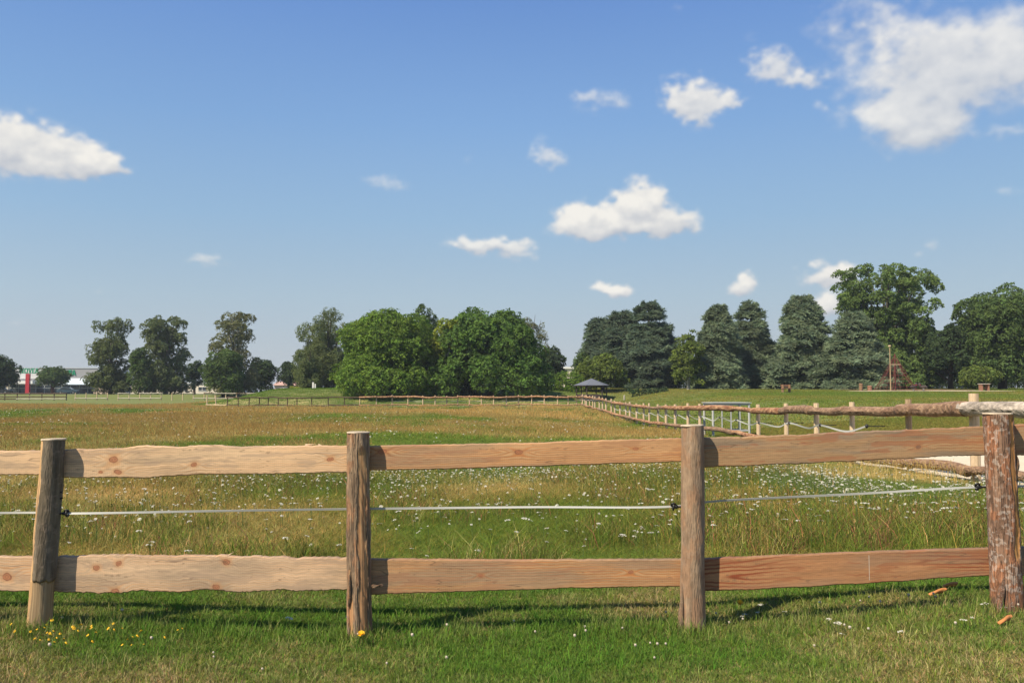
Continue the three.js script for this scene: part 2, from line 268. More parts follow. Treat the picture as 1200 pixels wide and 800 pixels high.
function leafTree(o, kind, H, W, color, seed, mat, opt = {}) {
  const K = { ...KIND[kind], ...opt }, r = rng(seed), lumps = [], tips = [], Hc = H * (1 - K.cb), cy = H * K.cb + Hc / 2;
  if (K.leaders) {
    for (let i = 0; i < K.leaders; i++) {
      const a = i / K.leaders * 6.283 + r(), far = W * (i % 3 === 0 ? 0.16 : 0.27 + 0.16 * r()), top = H * (i % 3 === 0 ? 0.93 + 0.06 * r() : kind === 'plane' ? 0.78 + 0.2 * r() : 0.68 + 0.27 * r());
      tips.push(new THREE.Vector3(Math.cos(a) * far, top, Math.sin(a) * far));
    }
    for (let i = 0; i < K.n; i++) {
      const t = tips[i % tips.length], low = i % 5 === 0 && kind !== 'plane', u = low ? 0.03 + 0.25 * r() : kind === 'plane' ? 0.1 + 0.9 * r() : 0.12 + 0.88 * Math.pow(r(), 0.8), spread = W * (kind === 'plane' ? 0.12 : 0.19) * (low ? 1.7 : 1.2 - 0.45 * u);
      const lr = W * mix(...K.lr, r()) * (1.05 - 0.35 * u) * (opt.lump ?? 1);
      lumps.push([new THREE.Vector3(t.x * (kind === 'plane' ? 0.85 + 0.15 * u : 0.55 + 0.45 * u) + (r() - 0.5) * 2 * spread, Math.min(H * K.cb + (t.y - H * K.cb) * u, H - lr), t.z * (kind === 'plane' ? 0.85 + 0.15 * u : 0.55 + 0.45 * u) + (r() - 0.5) * 2 * spread), lr]);
    }
  } else {
    for (let i = 0; i < K.n; i++) {
      const d = dirIn(r), rad = Math.pow(0.15 + 0.85 * r(), 0.45), lr = W * mix(...K.lr, r()), flat = d.y < 0 ? Math.min(3, Math.sqrt(1 - 0.45 * d.y * d.y) / Math.sqrt(1.0001 - d.y * d.y)) : 1 - 0.18 * d.y * d.y;
      const p = new THREE.Vector3(d.x * (W / 2 - lr * 0.8) * rad * flat, cy + d.y * (Hc / 2 - lr * 0.75) * rad, d.z * (W / 2 - lr * 0.8) * rad * flat);
      p.y = Math.max(p.y, H * K.cb + lr * 0.55);
      lumps.push([p, lr]);
      if (i % 9 === 0) tips.push(p.clone());
    }
  }
  if (K.skirt) for (let i = 0; i < K.n * 0.5; i++) { const a = r() * 6.283, q = W * (0.22 + 0.24 * Math.sqrt(r())), lr = W * mix(...K.lr, r()) * 0.85; lumps.push([new THREE.Vector3(Math.cos(a) * q, lr * 0.5 + H * 0.2 * r(), Math.sin(a) * q), lr]); }
  limbs(o, H, W, tips, mat, W * K.trunk + 0.05, r);
  const spots = [], q2 = new THREE.Quaternion();
  for (const [c, lr] of lumps) {
    const n = Math.round(K.den * 12.57 * lr * lr * 0.8), tint = 0.88 + 0.24 * r();
    for (let i = 0; i < n; i++) {
      const d = dirIn(r); if (d.y < -0.35 && r() < 0.55) continue;
      const rr = lr * (0.62 + 0.5 * Math.sqrt(r())), p = new THREE.Vector3(c.x + d.x * rr, c.y + d.y * rr * 0.85, c.z + d.z * rr);
      if (K.hang) { p.y -= lr * 0.8 * r() * r(); }
      if (p.y < 0.05) continue;
      const nrm = d.clone().multiplyScalar(K.hang ? 1 : 0.8).add(new THREE.Vector3((r() - 0.5) * 0.9, (r() - 0.5) * 0.9 + (K.hang ? 0 : 0.4), (r() - 0.5) * 0.9)).normalize();
      const q = new THREE.Quaternion().setFromUnitVectors(Zp, nrm); q2.setFromAxisAngle(Zp, r() * 6.283); q.multiply(q2);
      const s = 0.75 + 0.6 * r(); spots.push({ p, q, s: K.hang ? new THREE.Vector3(s * 0.75, s * 1.35, s) : new THREE.Vector3(s, s, s), k: tint });
    }
  }
  crown(o, K.geo, leafMat, spots, color, r);
}
function cedar(o, H, W, color, seed, pow = 0.8) {
  const r = rng(seed), spots = [], gs = [sweep([[0, -0.3, 0, 0.42], [0, H * 0.3, 0, 0.3], [0.1, H * 0.7, 0, 0.16], [0.05, H * 0.98, 0.05, 0.03]], 9, 4)], q = new THREE.Quaternion(), e = new THREE.Euler();
  for (let y = H * 0.05; y < H * 0.985;) {
    const t = y / H, n = t > 0.85 ? 4 : 7, a0 = r() * 6.283;
    for (let k = 0; k < n; k++) {
      const a = a0 + k / n * 6.283 + (r() - 0.5) * 0.7, L = W / 2 * (0.03 + 1.0 * Math.pow(1 - t, pow)) * (0.5 + 0.68 * r()) * (t < 0.12 ? 0.85 : 1), rise = (t > 0.8 ? 0.5 : 0.28) * (0.6 + 0.8 * r()), droop = 0.16 + 0.22 * r();
      const at = (u) => new THREE.Vector3(Math.cos(a) * L * u, y + L * (rise * u * (1 - 0.35 * u) - droop * u * u * (t > 0.8 ? 0.3 : 1)), Math.sin(a) * L * u);
      if (L > 0.9 && r() < 0.7) { const b = at(0.45), c = at(0.92); gs.push(sweep([[0, y, 0, 0.035 + 0.022 * L], [b.x, b.y, b.z, 0.03 + 0.01 * L], [c.x, c.y, c.z, 0.015]], 5, 3)); }
      const m = Math.round(6 + L * 18), tint = 0.8 + 0.4 * r();
      for (let i = 0; i < m; i++) {
        const u = 0.22 + 0.82 * Math.pow(r(), 0.7), p = at(Math.min(u, 1.02)), w = L * 0.34 * Math.sin(Math.min(u, 1) * 2.6), off = (r() - 0.5) * 2 * w;
        p.x += -Math.sin(a) * off; p.z += Math.cos(a) * off; p.y -= Math.abs(off) * 0.18 + (r() < 0.2 ? 0.3 * r() : 0.06 * r());
        if (p.y < 0.15) continue;
        e.set((r() - 0.5) * 1.0, -(a + off / (w + 0.01) * 0.7 + (r() - 0.5) * 0.6), (t > 0.8 ? 0.25 : 0.05) + (r() - 0.5) * 0.8 - 0.2 * u, 'YXZ'); q.setFromEuler(e);
        const s = (0.8 + 0.7 * r()) * (t > 0.85 ? 0.75 : 1); spots.push({ p, q: q.clone(), s: new THREE.Vector3(s, s, s), k: tint });
      }
    }
    y += H * (0.05 + 0.035 * r()) * (t > 0.75 ? 0.6 : 1);
  }
  part('trunk', gs, trunkMats.brown, o);
  crown(o, FAN, leafMat, spots, color, r);
}
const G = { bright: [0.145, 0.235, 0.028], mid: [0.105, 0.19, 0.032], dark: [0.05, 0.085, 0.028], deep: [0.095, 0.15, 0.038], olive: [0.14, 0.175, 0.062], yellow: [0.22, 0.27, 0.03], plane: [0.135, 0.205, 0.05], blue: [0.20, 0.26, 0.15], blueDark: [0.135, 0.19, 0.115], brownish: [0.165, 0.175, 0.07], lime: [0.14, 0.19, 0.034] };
const TREES = [               // kind, x, distance, width, top above the camera's ground, colour, trunk, label, options
  ['dense', -95.8, 165, 8.4, 8.65, 'dark', 'brown', 'dark dense tree standing beside the store with the green sign letters'],
  ['round', -97.3, 188, 7.1, 7.3, 'deep', 'red', 'low round tree with a reddish trunk in front of the store windows'],
  ['round', -99.5, 243, 6, 8.9, 'dark', 'brown', 'dark treetop showing above the store roof'],
  ['airy', -67.9, 150, 7.9, 14.2, 'olive', 'grey', 'tall olive grey tree beside the pink end wall of the store'],
  ['dense', -61.7, 147, 4.8, 9.4, 'deep', 'brown', 'shorter dark tree squeezed between the two tall grey green trees'],
  ['airy', -59.0, 151, 9.0, 14.7, 'olive', 'grey', 'tall olive grey tree with gaps in its crown, right of the squeezed dark tree'],
  ['round', -57.3, 160, 3.7, 7.5, 'dark', 'brown', 'small dark round tree on a bare trunk before the low white warehouse'],
  ['airy', -43.4, 140, 8.6, 14.2, 'brownish', 'pale', 'thin topped tree showing pale bare limbs above a dark bush', { n: 80, den: 3.6 }],
  ['dense', -43.9, 135, 6.9, 8.8, 'deep', 'brown', 'dark leafy bush tree at the foot of the thin topped tree'],
  ['dense', -42.5, 150, 6.2, 7.7, 'dark', 'brown', 'small dark tree in front of the pink roofed house'],
  ['round', -37.6, 150, 4.2, 6.9, 'dark', 'brown', 'dark round tree beside the pink roofed house'],
  ['willow', -25.0, 120, 8.4, 12.9, 'olive', 'brown', 'tall drooping olive tree rising behind the big bright green tree'],
  ['willow', -26.3, 114, 3.8, 7.2, 'olive', 'brown', 'low drooping olive tree at the end of the grass bank'],
  ['broad', -13.6, 97.5, 12.6, 11.1, 'bright', 'brown', 'big bright green broad tree behind the back fence', { den: 4.6, skirt: true }],
  ['broad', -11.5, 114, 6.0, 12.9, 'deep', 'brown', 'darker treetop peeping over the big bright green tree'],
  ['broad', -6.5, 96.5, 5.4, 10.3, 'yellow', 'brown', 'yellow green tree between the two big broad trees', { cb: 0.36, n: 40 }],
  ['broad', -2.1, 97, 12.2, 11.0, 'mid', 'brown', 'big deep green broad tree next to the yellow green tree', { den: 4.6, skirt: true }],
  ['willow', 2.2, 112, 4.8, 11.6, 'brownish', 'grey', 'brownish birch like tree leaning out behind the big deep green tree'],
  ['dense', 5.2, 125, 4.9, 8.2, 'dark', 'brown', 'dark bushy tree beside the cream house'],
  ['dense', 9.3, 118, 2.7, 7.2, 'deep', 'brown', 'small dark shrubby tree behind the pavilion'],
  ['broad', 11.0, 107.5, 6.3, 6.35, 'lime', 'brown', 'yellowish green tree bending over the pavilion roof'],
  ['cedar', 12.0, 122, 5.2, 11.8, 'blueDark', 'brown', 'dark cedar with a rounded top at the edge of the cedar clump'],
  ['cedar', 14.8, 119, 7.8, 12.4, 'blueDark', 'brown', 'tall dark cedar in the middle of the clump behind the pavilion'],
  ['cedar', 17.9, 116, 8.2, 13.3, 'blueDark', 'brown', 'dark cedar with spreading layered branches beside the clipped hedge'],
  ['broad', 20.7, 104, 4.0, 8.9, 'lime', 'pale', 'slim fresh green tree on a pale thin trunk'],
  ['cedar', 25.0, 107, 6.0, 12.0, 'blue', 'brown', 'blue green cedar next to the pale trunked tree'],
  ['cedar', 30.2, 112, 6.6, 13.0, 'blue', 'brown', 'blue green cedar standing between two others'],
  ['cedar', 34.2, 104, 8.6, 13.1, 'blue', 'brown', 'broad pointed blue green cedar with boughs down to the lawn'],
  ['cedar', 38.3, 99, 8.2, 10.3, 'blue', 'brown', 'shorter blue green cedar in front of the tallest leafy tree'],
  ['plane', 46.2, 109, 13.6, 17.5, 'plane', 'grey', 'tallest leafy tree with upright limbs behind the rope pyramid'],
  ['dense', 51.2, 103.5, 7.4, 10.0, 'dark', 'brown', 'dark tree filling the gap beside the tallest leafy tree'],
  ['dense', 56.4, 102, 11.6, 14.6, 'deep', 'brown', 'large dark green tree at the far end of the park row', { n: 80 }],
  ['shrub', 51.3, 97.5, 4.3, 4.4, 'lime', 'brown', 'light green shrub below the large dark green tree'],
  ['dense', 66.5, 106, 11, 13, 'deep', 'brown', 'dark green tree beyond the end of the park row'],
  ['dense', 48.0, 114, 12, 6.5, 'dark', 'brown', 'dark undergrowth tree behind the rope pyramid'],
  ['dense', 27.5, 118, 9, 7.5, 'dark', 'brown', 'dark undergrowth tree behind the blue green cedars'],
];
TREES.forEach(([kind, x, d, w, top, c, tm, label, opt], i) => {
  const y = ground(x, -d), o = thing(kind === 'cedar' ? 'cedar_tree' : kind === 'shrub' ? 'shrub' : kind === 'willow' ? 'drooping_tree' : 'leafy_tree', label, kind === 'shrub' ? 'shrub' : 'tree', x, y, -d, 0, 'trees around the paddock');
  if (kind === 'cedar') cedar(o, top - y, w, G[c], 100 + i, c === 'blueDark' ? 0.6 : 0.85); else leafTree(o, kind, top - y, w, G[c], 100 + i, trunkMats[tm], opt);
});
// hedges: clipped leafy banks, and two dark ones standing in for shade
function hedge(x, d, w, h, depth, color, label, seed, turn = 0) {
  const r = rng(seed), o = thing('hedge', label, 'hedge', x, ground(x, -d), -d, turn), spots = [], gs = [];
  for (let i = 0; i < w * 1.2; i++) { const sx = (r() - 0.5) * w * 0.9; gs.push(sweep([[sx, -0.4, 0, 0.05], [sx + (r() - 0.5) * 0.4, h * 0.5, (r() - 0.5) * 0.4, 0.03], [sx + (r() - 0.5), h * 0.8, (r() - 0.5) * 0.6, 0.01]], 5, 2)); }
  for (const g of gs) part('stem', g, trunkMats.brown, o);
  for (let i = 0; i < w * h * 34; i++) {
    const px = (r() - 0.5) * w, u = r(), a = u * Math.PI, b = 0.8 + 0.25 * r(), lump = 0.8 + 0.4 * noise(px * 0.9 + seed, 3);
    const p = new THREE.Vector3(px, Math.max(0.05, Math.sin(a) * h * b * lump), Math.cos(a) * depth / 2 * b);
    const q = new THREE.Quaternion().setFromUnitVectors(Zp, new THREE.Vector3((r() - 0.5), Math.sin(a) + (r() - 0.5), Math.cos(a) + (r() - 0.5)).normalize());
    const s = 0.7 + 0.5 * r(); spots.push({ p, q, s: new THREE.Vector3(s, s, s) });
  }
  crown(o, SPRAY, leafMat, spots, color, r).name = 'foliage';
}
hedge(4.2, 107, 9, 1.9, 2.2, G.bright, 'long green hedge between the big broad tree and the pavilion', 41);
hedge(19.6, 117, 5, 3.0, 2.5, G.deep, 'dark hedge between the cedar clump and the pale trunked tree', 42);
hedge(-7.2, 98, 7, 3.6, 3, G.dark, 'dark low thicket added for the shade under the two big broad trees', 43);  // added dark foliage: stands for the shade below the yellow green tree, hides its trunk
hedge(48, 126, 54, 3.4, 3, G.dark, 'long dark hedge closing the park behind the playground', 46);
hedge(-34.2, 141, 1.9, 1.0, 1.4, [0.42, 0.45, 0.05], 'small bright yellow green bush at the end of the grass bank', 44);
hedge(15.5, 101, 4.5, 0.5, 1.4, G.dark, 'low dark leaf patch added for the tree shadow on the lawn beside the pavilion', 45);  // dark leaves stand in for the tree shadow cast on the lawn

// ------------------------------------------------------------------ wood: one texture for each post and board
const barkTone = (n, a, b) => mix3(a, b, clamp(n));
// post skin: look(th, v, x) -> { bare, col, h } with th in radians, 0 towards the viewer's side (+z), positive to +x; v 0 at the base, 1 at the top
function postLook(style) {
  const s = style.seed;
  return (th, v) => {
    const X = th * 1.1 + s * 3.7, n = fbm(X * 3.2 + 9, v * 5.5 + s, 4), fine = fbm(X * 16, v * 46 + s, 4), lines = fbm(X * 22 + s, v * 3.2, 4), blot = fbm(X * 2.4 + 31, v * 34 + s * 5, 4);
    const edge = (fbm(s * 7 + 2, v * 9, 4) - 0.5) * 0.5 + (fbm(X * 4, v * 30, 3) - 0.5) * 0.12;
    let bare = 0; for (const [a, b, v0, v1] of style.bare) bare = Math.max(bare, ss(a - 0.05, a + 0.05, th + edge) * (1 - ss(b - 0.05, b + 0.05, th + edge * 0.8)) * ss(v0 - 0.02, v0 + 0.02, v + edge * 0.12) * (1 - ss(v1 - 0.02, v1 + 0.02, v + edge * 0.12)));
    let bark = mix3(style.bark[0], style.bark[1], clamp(n * 1.7 - 0.35)); const bk = 0.45 + 1.1 * (0.5 * fine + 0.5 * blot); const rd = ss(0.50, 0.60, fbm(X * 2.0 + 71, v * 14 + s, 4)); bark = mix3(bark, style.under ?? bark, rd * 0.7);
    bark = bark.map((q) => q * bk);
    let crack = 0;
    if (style.rough) { crack = ss(0.56, 0.7, 1 - Math.abs(fbm(X * 7 + s, v * 9, 3) - 0.5) * 6) * style.rough; bark = bark.map((q) => q * (1 - 0.45 * crack)); }
    if (style.lichen) { const l = ss(0.54, 0.62, fbm(X * 4.2 + 3, v * 80 + 8, 4)) * ss(0.3, 0.55, fbm(X * 1.1 + 13, v * 16 + 2, 3)); bark = mix3(bark, [0.52, 0.44, 0.38], l * style.lichen); }
    if (style.rings) { const k = ss(0.62, 0.75, fbm(X * 2.0, v * 60 + s, 3)); bark = mix3(bark, [0.30, 0.22, 0.16], k * 0.3); }
    let wood = mix3(style.wood[0], style.wood[1], clamp(lines * 1.8 - 0.4)); wood = wood.map((q) => q * (0.85 + 0.3 * fine));
    const dk = ss(0.60, 0.72, fbm(X * 12 + 4, v * 2.6 + 4 * s, 3)); wood = mix3(wood, [0.14, 0.06, 0.03], dk * 0.55);
    return { col: mix3(bark, wood, bare), h: (1 - bare) * 0.55 + 0.28 * fine * (1 - bare) + 0.16 * lines - 0.3 * crack * (1 - bare), bare };
  };
}
const STYLES = [
  { seed: 1, bark: [[0.095, 0.072, 0.045], [0.18, 0.145, 0.10]], wood: [[0.48, 0.28, 0.12], [0.62, 0.40, 0.20]], bare: [[-1.85, -0.5, -1, 2]], rings: 1, low: 0.40 },
  { seed: 2, bark: [[0.15, 0.095, 0.055], [0.38, 0.265, 0.17]], under: [0.34, 0.17, 0.085], wood: [[0.36, 0.15, 0.06], [0.50, 0.31, 0.15]], bare: [[0.12, 0.95, 0.05, 0.93], [-0.75, -0.35, 0.1, 0.36]], rough: 0.8 },
  { seed: 3, bark: [[0.22, 0.145, 0.09], [0.33, 0.23, 0.15]], under: [0.30, 0.17, 0.095], wood: [[0.30, 0.13, 0.06], [0.42, 0.23, 0.12]], bare: [[-0.32, 0.28, -1, 0.21], [-1.45, -1.15, -1, 0.3]], rings: 1, rough: 0.15 },
  { seed: 4, bark: [[0.15, 0.08, 0.05], [0.30, 0.175, 0.11]], under: [0.34, 0.14, 0.065], wood: [[0.42, 0.17, 0.045], [0.55, 0.28, 0.09]], bare: [[0.30, 0.85, 0.42, 2], [-0.55, -0.1, -1, 0.17]], lichen: 0.45, rough: 0.9 },
];
const endMap = texture(128, 128, (u, v) => { const x = u - 0.5, y = v - 0.5, d = Math.hypot(x, y) + 0.02 * fbm(u * 6, v * 6, 2), k = 0.8 + 0.2 * Math.sin(d * 95) + 0.2 * (fbm(u * 30, v * 30, 3) - 0.5); return [0.62 * k, 0.50 * k, 0.36 * k]; }, true);
const endMat = std(1, 1, 1, 0.9, { map: endMap });
STYLES.forEach((st) => {
  const look = postLook(st);
  st.look = st.low ? (th, v) => { const a = look(th, v), cut = st.low + 0.018 * (fbm(th * 3, 2, 3) - 0.5); const k = 1 - ss(cut - 0.004, cut + 0.004, v); if (k > 0) { const X = th, lines = fbm(X * 22, v * 3, 4), w = mix3([0.22, 0.145, 0.075], [0.38, 0.27, 0.15], clamp(lines * 1.8 - 0.4)); return { col: mix3(a.col, a.bare > 0.5 ? a.col.map((q) => q * 0.8) : w, k), h: mix(a.h, 0.1 + 0.16 * lines, k), bare: Math.max(a.bare, k) }; } return a; } : look;
  const th = (u) => { let a = u * Math.PI * 2; if (a > Math.PI) a -= Math.PI * 2; return a; };
  st.map = texture(320, 1024, (u, v) => st.look(th(u), v).col, true); st.bump = texture(320, 1024, (u, v) => clamp(st.look(th(u), v).h), false);
  st.map.wrapS = st.bump.wrapS = THREE.RepeatWrapping;
  st.mat = std(1, 1, 1, 0.88, { map: st.map, bumpMap: st.bump, bumpScale: 0.016 });
});
// a round post from base b to top t, radius r0 to r1, in the parent's axes
function postGeo(b, t, r0, r1, look, seed, seg = 40, n = 70) {
  const pos = [], uv = [], idx = [];
  for (let i = 0; i <= n; i++) {
    const v = i / n, cx = mix(b[0], t[0], v) + 0.012 * (fbm(v * 3 + seed, 3, 2) - 0.5), cy = mix(b[1], t[1], v), cz = mix(b[2], t[2], v);
    for (let j = 0; j <= seg; j++) {
      let th = j / seg * Math.PI * 2; const a = th > Math.PI ? th - Math.PI * 2 : th, jj = j === seg ? 0 : th;
      const flare = Math.exp(-v * 14) * 0.012 * (1 + Math.sin(jj * 3 + seed)), lump = 0.012 * (fbm(Math.cos(jj) * 1.5 + seed * 3, v * 7 + Math.sin(jj) * 1.5, 3) - 0.5) + 0.012 * (look ? look.rough ?? 0.3 : 0) * (fbm(Math.cos(jj) * 6 + seed, v * 34 + Math.sin(jj) * 6, 3) - 0.5);
      const r = mix(r0, r1, v) + flare + lump - 0.007 * (look ? look(a, v).bare : 0);
      pos.push(cx + Math.sin(jj) * r, cy, cz + Math.cos(jj) * r); uv.push(j / seg, v);
    }
  }
  for (let i = 0; i < n; i++) for (let j = 0; j < seg; j++) { const a = i * (seg + 1) + j, c = a + seg + 1; idx.push(a, a + 1, c, c, a + 1, c + 1); }
  const g = new THREE.BufferGeometry(); g.setAttribute('position', new THREE.Float32BufferAttribute(pos, 3)); g.setAttribute('uv', new THREE.Float32BufferAttribute(uv, 2)); g.setIndex(idx); g.computeVertexNormals(); return g;
}
function topGeo(t, r, tilt, seed, lift = 0.004) {                // the sawn end on top
  const sh = new THREE.Shape(); for (let j = 0; j < 36; j++) { const a = j / 36 * 6.283, rr = r * (1 + 0.05 * Math.sin(a * 3 + seed)); j ? sh.lineTo(Math.cos(a) * rr, Math.sin(a) * rr) : sh.moveTo(rr, 0); }
  const g = new THREE.ExtrudeGeometry(sh, { depth: 0.006, bevelEnabled: true, bevelSize: 0.002, bevelThickness: 0.002, bevelSegments: 1, curveSegments: 1 });
  const p = g.attributes.position, u = g.attributes.uv; for (let i = 0; i < p.count; i++) u.setXY(i, p.getX(i) / (2.2 * r) + 0.5, p.getY(i) / (2.2 * r) + 0.5);
  g.rotateX(-Math.PI / 2); g.rotateZ(tilt); g.translate(t[0], t[1] + lift - 0.004, t[2]); return g;
}
// sawn board: grain warped round its knots, dark flames of late wood, weathering patches
function boardMats(b, L) {
  const s = b.seed, kn = b.knots;
  const f = (u, v) => {
    const x = u * L, y = v * 0.21; let w = 0, knot = 0, halo = 0, kd = 9;
    for (const [kx, ky, kr] of kn) { const dx = (x - kx * L) / (kr * 3.2), dy = (y - ky * 0.21) / kr, d = Math.hypot(dx * 1.3, dy); w += Math.exp(-d * d * 0.35) * kr * 1.9 * Math.sign(dy + 0.01); const e = Math.hypot((x - kx * L) / (kr * 1.35), dy); kd = Math.min(kd, e); knot = Math.max(knot, 1 - ss(0.72, 1.0, e + 0.5 * (fbm(x * 45, y * 45, 3) - 0.5))); halo = Math.max(halo, 1 - ss(0.9, 2.0, e)); }
    const warp = y + w + 0.05 * (fbm(x * 0.9 + s * 3, y * 2 + s, 3) - 0.5) + 0.012 * (fbm(x * 4 + s, y * 9, 2) - 0.5);
    let cw = warp; if (b.loops) { cw = 9; for (const [lx, ly] of b.loops) cw = Math.min(cw, Math.hypot((x - lx * L) * 0.075, y + w * 0.5 + 0.012 * (fbm(x * 3 + s, y * 12, 3) - 0.5) - ly * 0.21)); }
    const ring = 0.5 + 0.5 * Math.sin(cw * b.freq + 3 * fbm(x * 0.6 + s, 7, 2)), fine = fbm(x * 7 + s * 5, warp * 260, 3), pore = fbm(x * 30 + s, y * 420, 2);
    const flame = Math.pow(ring, 3) * ss(0.3, 0.75, fbm(x * 1.1 + s * 2, y * 7 + s, 3)) * b.flame;
    let c = mix3(b.a, b.b, clamp(flame + 0.38 * (fine - 0.5)));
    const k = 0.88 + 0.42 * (fine - 0.5) + 0.36 * (pore - 0.5) + 0.28 * (fbm(x * 2.2 + s, y * 10, 3) - 0.5) + 0.035 * Math.sin(x * 520 + 3 * noise(x * 20, y * 30)) * (0.4 + noise(x * 3 + s, 5)) + 0.25 * (fbm(x * 1.2 + s * 3, y * 150, 3) - 0.5); c = c.map((q) => q * k);
    const old = ss(0.48, 0.72, fbm(x * 1.7 + s * 11, y * 12 + 4, 4)) * b.grey; c = mix3(c, [0.24 * k, 0.185 * k, 0.13 * k], old);
    const sp = ss(0.76, 0.84, fbm(x * 22 + s * 2, y * 60 + s, 3)); c = mix3(c, [0.16, 0.10, 0.06], sp * 0.5);
    const st = ss(0.6, 0.68, fbm(x * 5 + s * 4, y * 34 + 9, 4)); c = mix3(c, b.stain, st * 0.5);
    c = mix3(c, b.b.map((q) => q * 0.9), halo * 0.4); if (knot > 0) { const kq = 0.75 + 0.5 * fbm(x * 110, y * 110 + s, 3) + 0.22 * Math.sin(kd * 16); c = mix3(c, b.knot.map((q) => q * kq), knot * 0.85); c = mix3(c, [0.10, 0.05, 0.03], knot * ss(0.62, 0.9, kd) * 0.55); }
    const crk = ss(0.985, 1, 1 - Math.abs(fbm(x * 1.3 + s * 9, y * 16 + s, 3) - 0.5) * 1.1) * ss(0.5, 0.6, fbm(x * 1.5 + 40 + s, y * 6, 2)); c = mix3(c, [0.12, 0.07, 0.04], crk * 0.6);
    const rim = ss(0.07, 0.0, Math.min(v, 1 - v) + 0.05 * (fbm(x * 9 + s, v > 0.5 ? 3 : 8, 3) - 0.5)); c = mix3(c, [0.20, 0.12, 0.07], rim * 0.5);
    if (b.mark && Math.abs(u - b.mark) < 0.001 && v > 0.12 && v < 0.9) c = mix3(c, [0.55, 0.5, 0.44], 0.75);
    return { c, h: clamp(0.5 + 0.5 * (fine - 0.5) - 0.25 * flame + 0.2 * (pore - 0.5)) };
  };
  return std(1, 1, 1, 0.82, { map: texture(1024, 160, (u, v) => f(u, v).c, true), bumpMap: texture(1024, 160, (u, v) => f(u, v).h, false), bumpScale: 0.0009 });
}
// board from station xa to xb with its own lower and upper edge lines (lists of heights), front face at z, thickness T
function boardGeo(xa, xb, low, high, zf, T, rough, seed) {
  const n = 170, pos = [], uv = [], idx = [], cuts = [], ch = 0.006;
  const edge = (e, t) => { const f = t * (e.length - 1), k = Math.min(e.length - 2, Math.floor(f)), u = f - k; return mix(e[k], e[k + 1], u * u * (3 - 2 * u)); };
  for (let i = 0; i <= n; i++) {
    const t = i / n, x = mix(xa, xb, t), lo = edge(low, t) + rough * (fbm(t * 26 + seed, 1, 3) - 0.5) + (0.002 + rough * 0.35) * (noise(t * 150 + seed, 4) - 0.5), hi = edge(high, t) + rough * (fbm(t * 26 + seed, 9, 3) - 0.5) + (0.002 + rough * 0.3) * (noise(t * 150 + seed, 14) - 0.5), bow = 0.006 * Math.sin(t * 5 + seed);
    const ring = [[lo, -ch], [lo + ch, 0], [lo + (hi - lo) * 0.33, 0.001], [lo + (hi - lo) * 0.66, 0.001], [hi - ch, 0], [hi, -ch], [hi, -T + ch], [hi - ch, -T], [lo + ch, -T], [lo, -T + ch], [lo, -ch]];
    cuts.push(ring.length);
    for (const [y, z] of ring) { pos.push(x, y, zf + z + bow); const v = (y - lo) / (hi - lo), side = z < -ch * 1.01 && z > -T + ch * 0.99; uv.push(t, clamp(v * 0.98 + 0.01)); }
  }
  const m = 11;
  for (let i = 0; i < n; i++) for (let j = 0; j < m - 1; j++) { const a = i * m + j, b = a + m; idx.push(a, b, a + 1, b, b + 1, a + 1); }
  for (const [i, s] of [[0, 1], [n, -1]]) for (let j = 1; j < m - 2; j++) { const a = i * m; s > 0 ? idx.push(a, a + j, a + j + 1) : idx.push(a, a + j + 1, a + j); }
  let g = new THREE.BufferGeometry(); g.setAttribute('position', new THREE.Float32BufferAttribute(pos, 3)); g.setAttribute('uv', new THREE.Float32BufferAttribute(uv, 2)); g.setIndex(idx);
  g = g.toNonIndexed(); g.computeVertexNormals(); return g;
}
const blackPlastic = std(0.012, 0.012, 0.013, 0.45), steel = std(0.35, 0.35, 0.34, 0.4, { metalness: 0.9 });
function insulator(parent, x, y, z, side) {            // ring insulator on a screw, standing out to one side of a post
  const a = new THREE.TorusGeometry(0.017, 0.0065, 8, 16); a.rotateY(Math.PI / 2); a.translate(x + side * 0.03, y, z);
  const k = new THREE.SphereGeometry(0.012, 10, 8); k.scale(1.3, 1, 1); k.translate(x + side * 0.012, y, z);
  const t = new THREE.CylinderGeometry(0.006, 0.006, 0.05, 8); t.rotateZ(Math.PI / 2); t.translate(x - side * 0.02, y, z);
  const lip = new THREE.TorusGeometry(0.014, 0.005, 6, 12, 4); lip.rotateX(0.6); lip.translate(x + side * 0.03, y + 0.012, z + 0.006);
  return part('insulator', [a, k, t, lip], blackPlastic, parent);
}

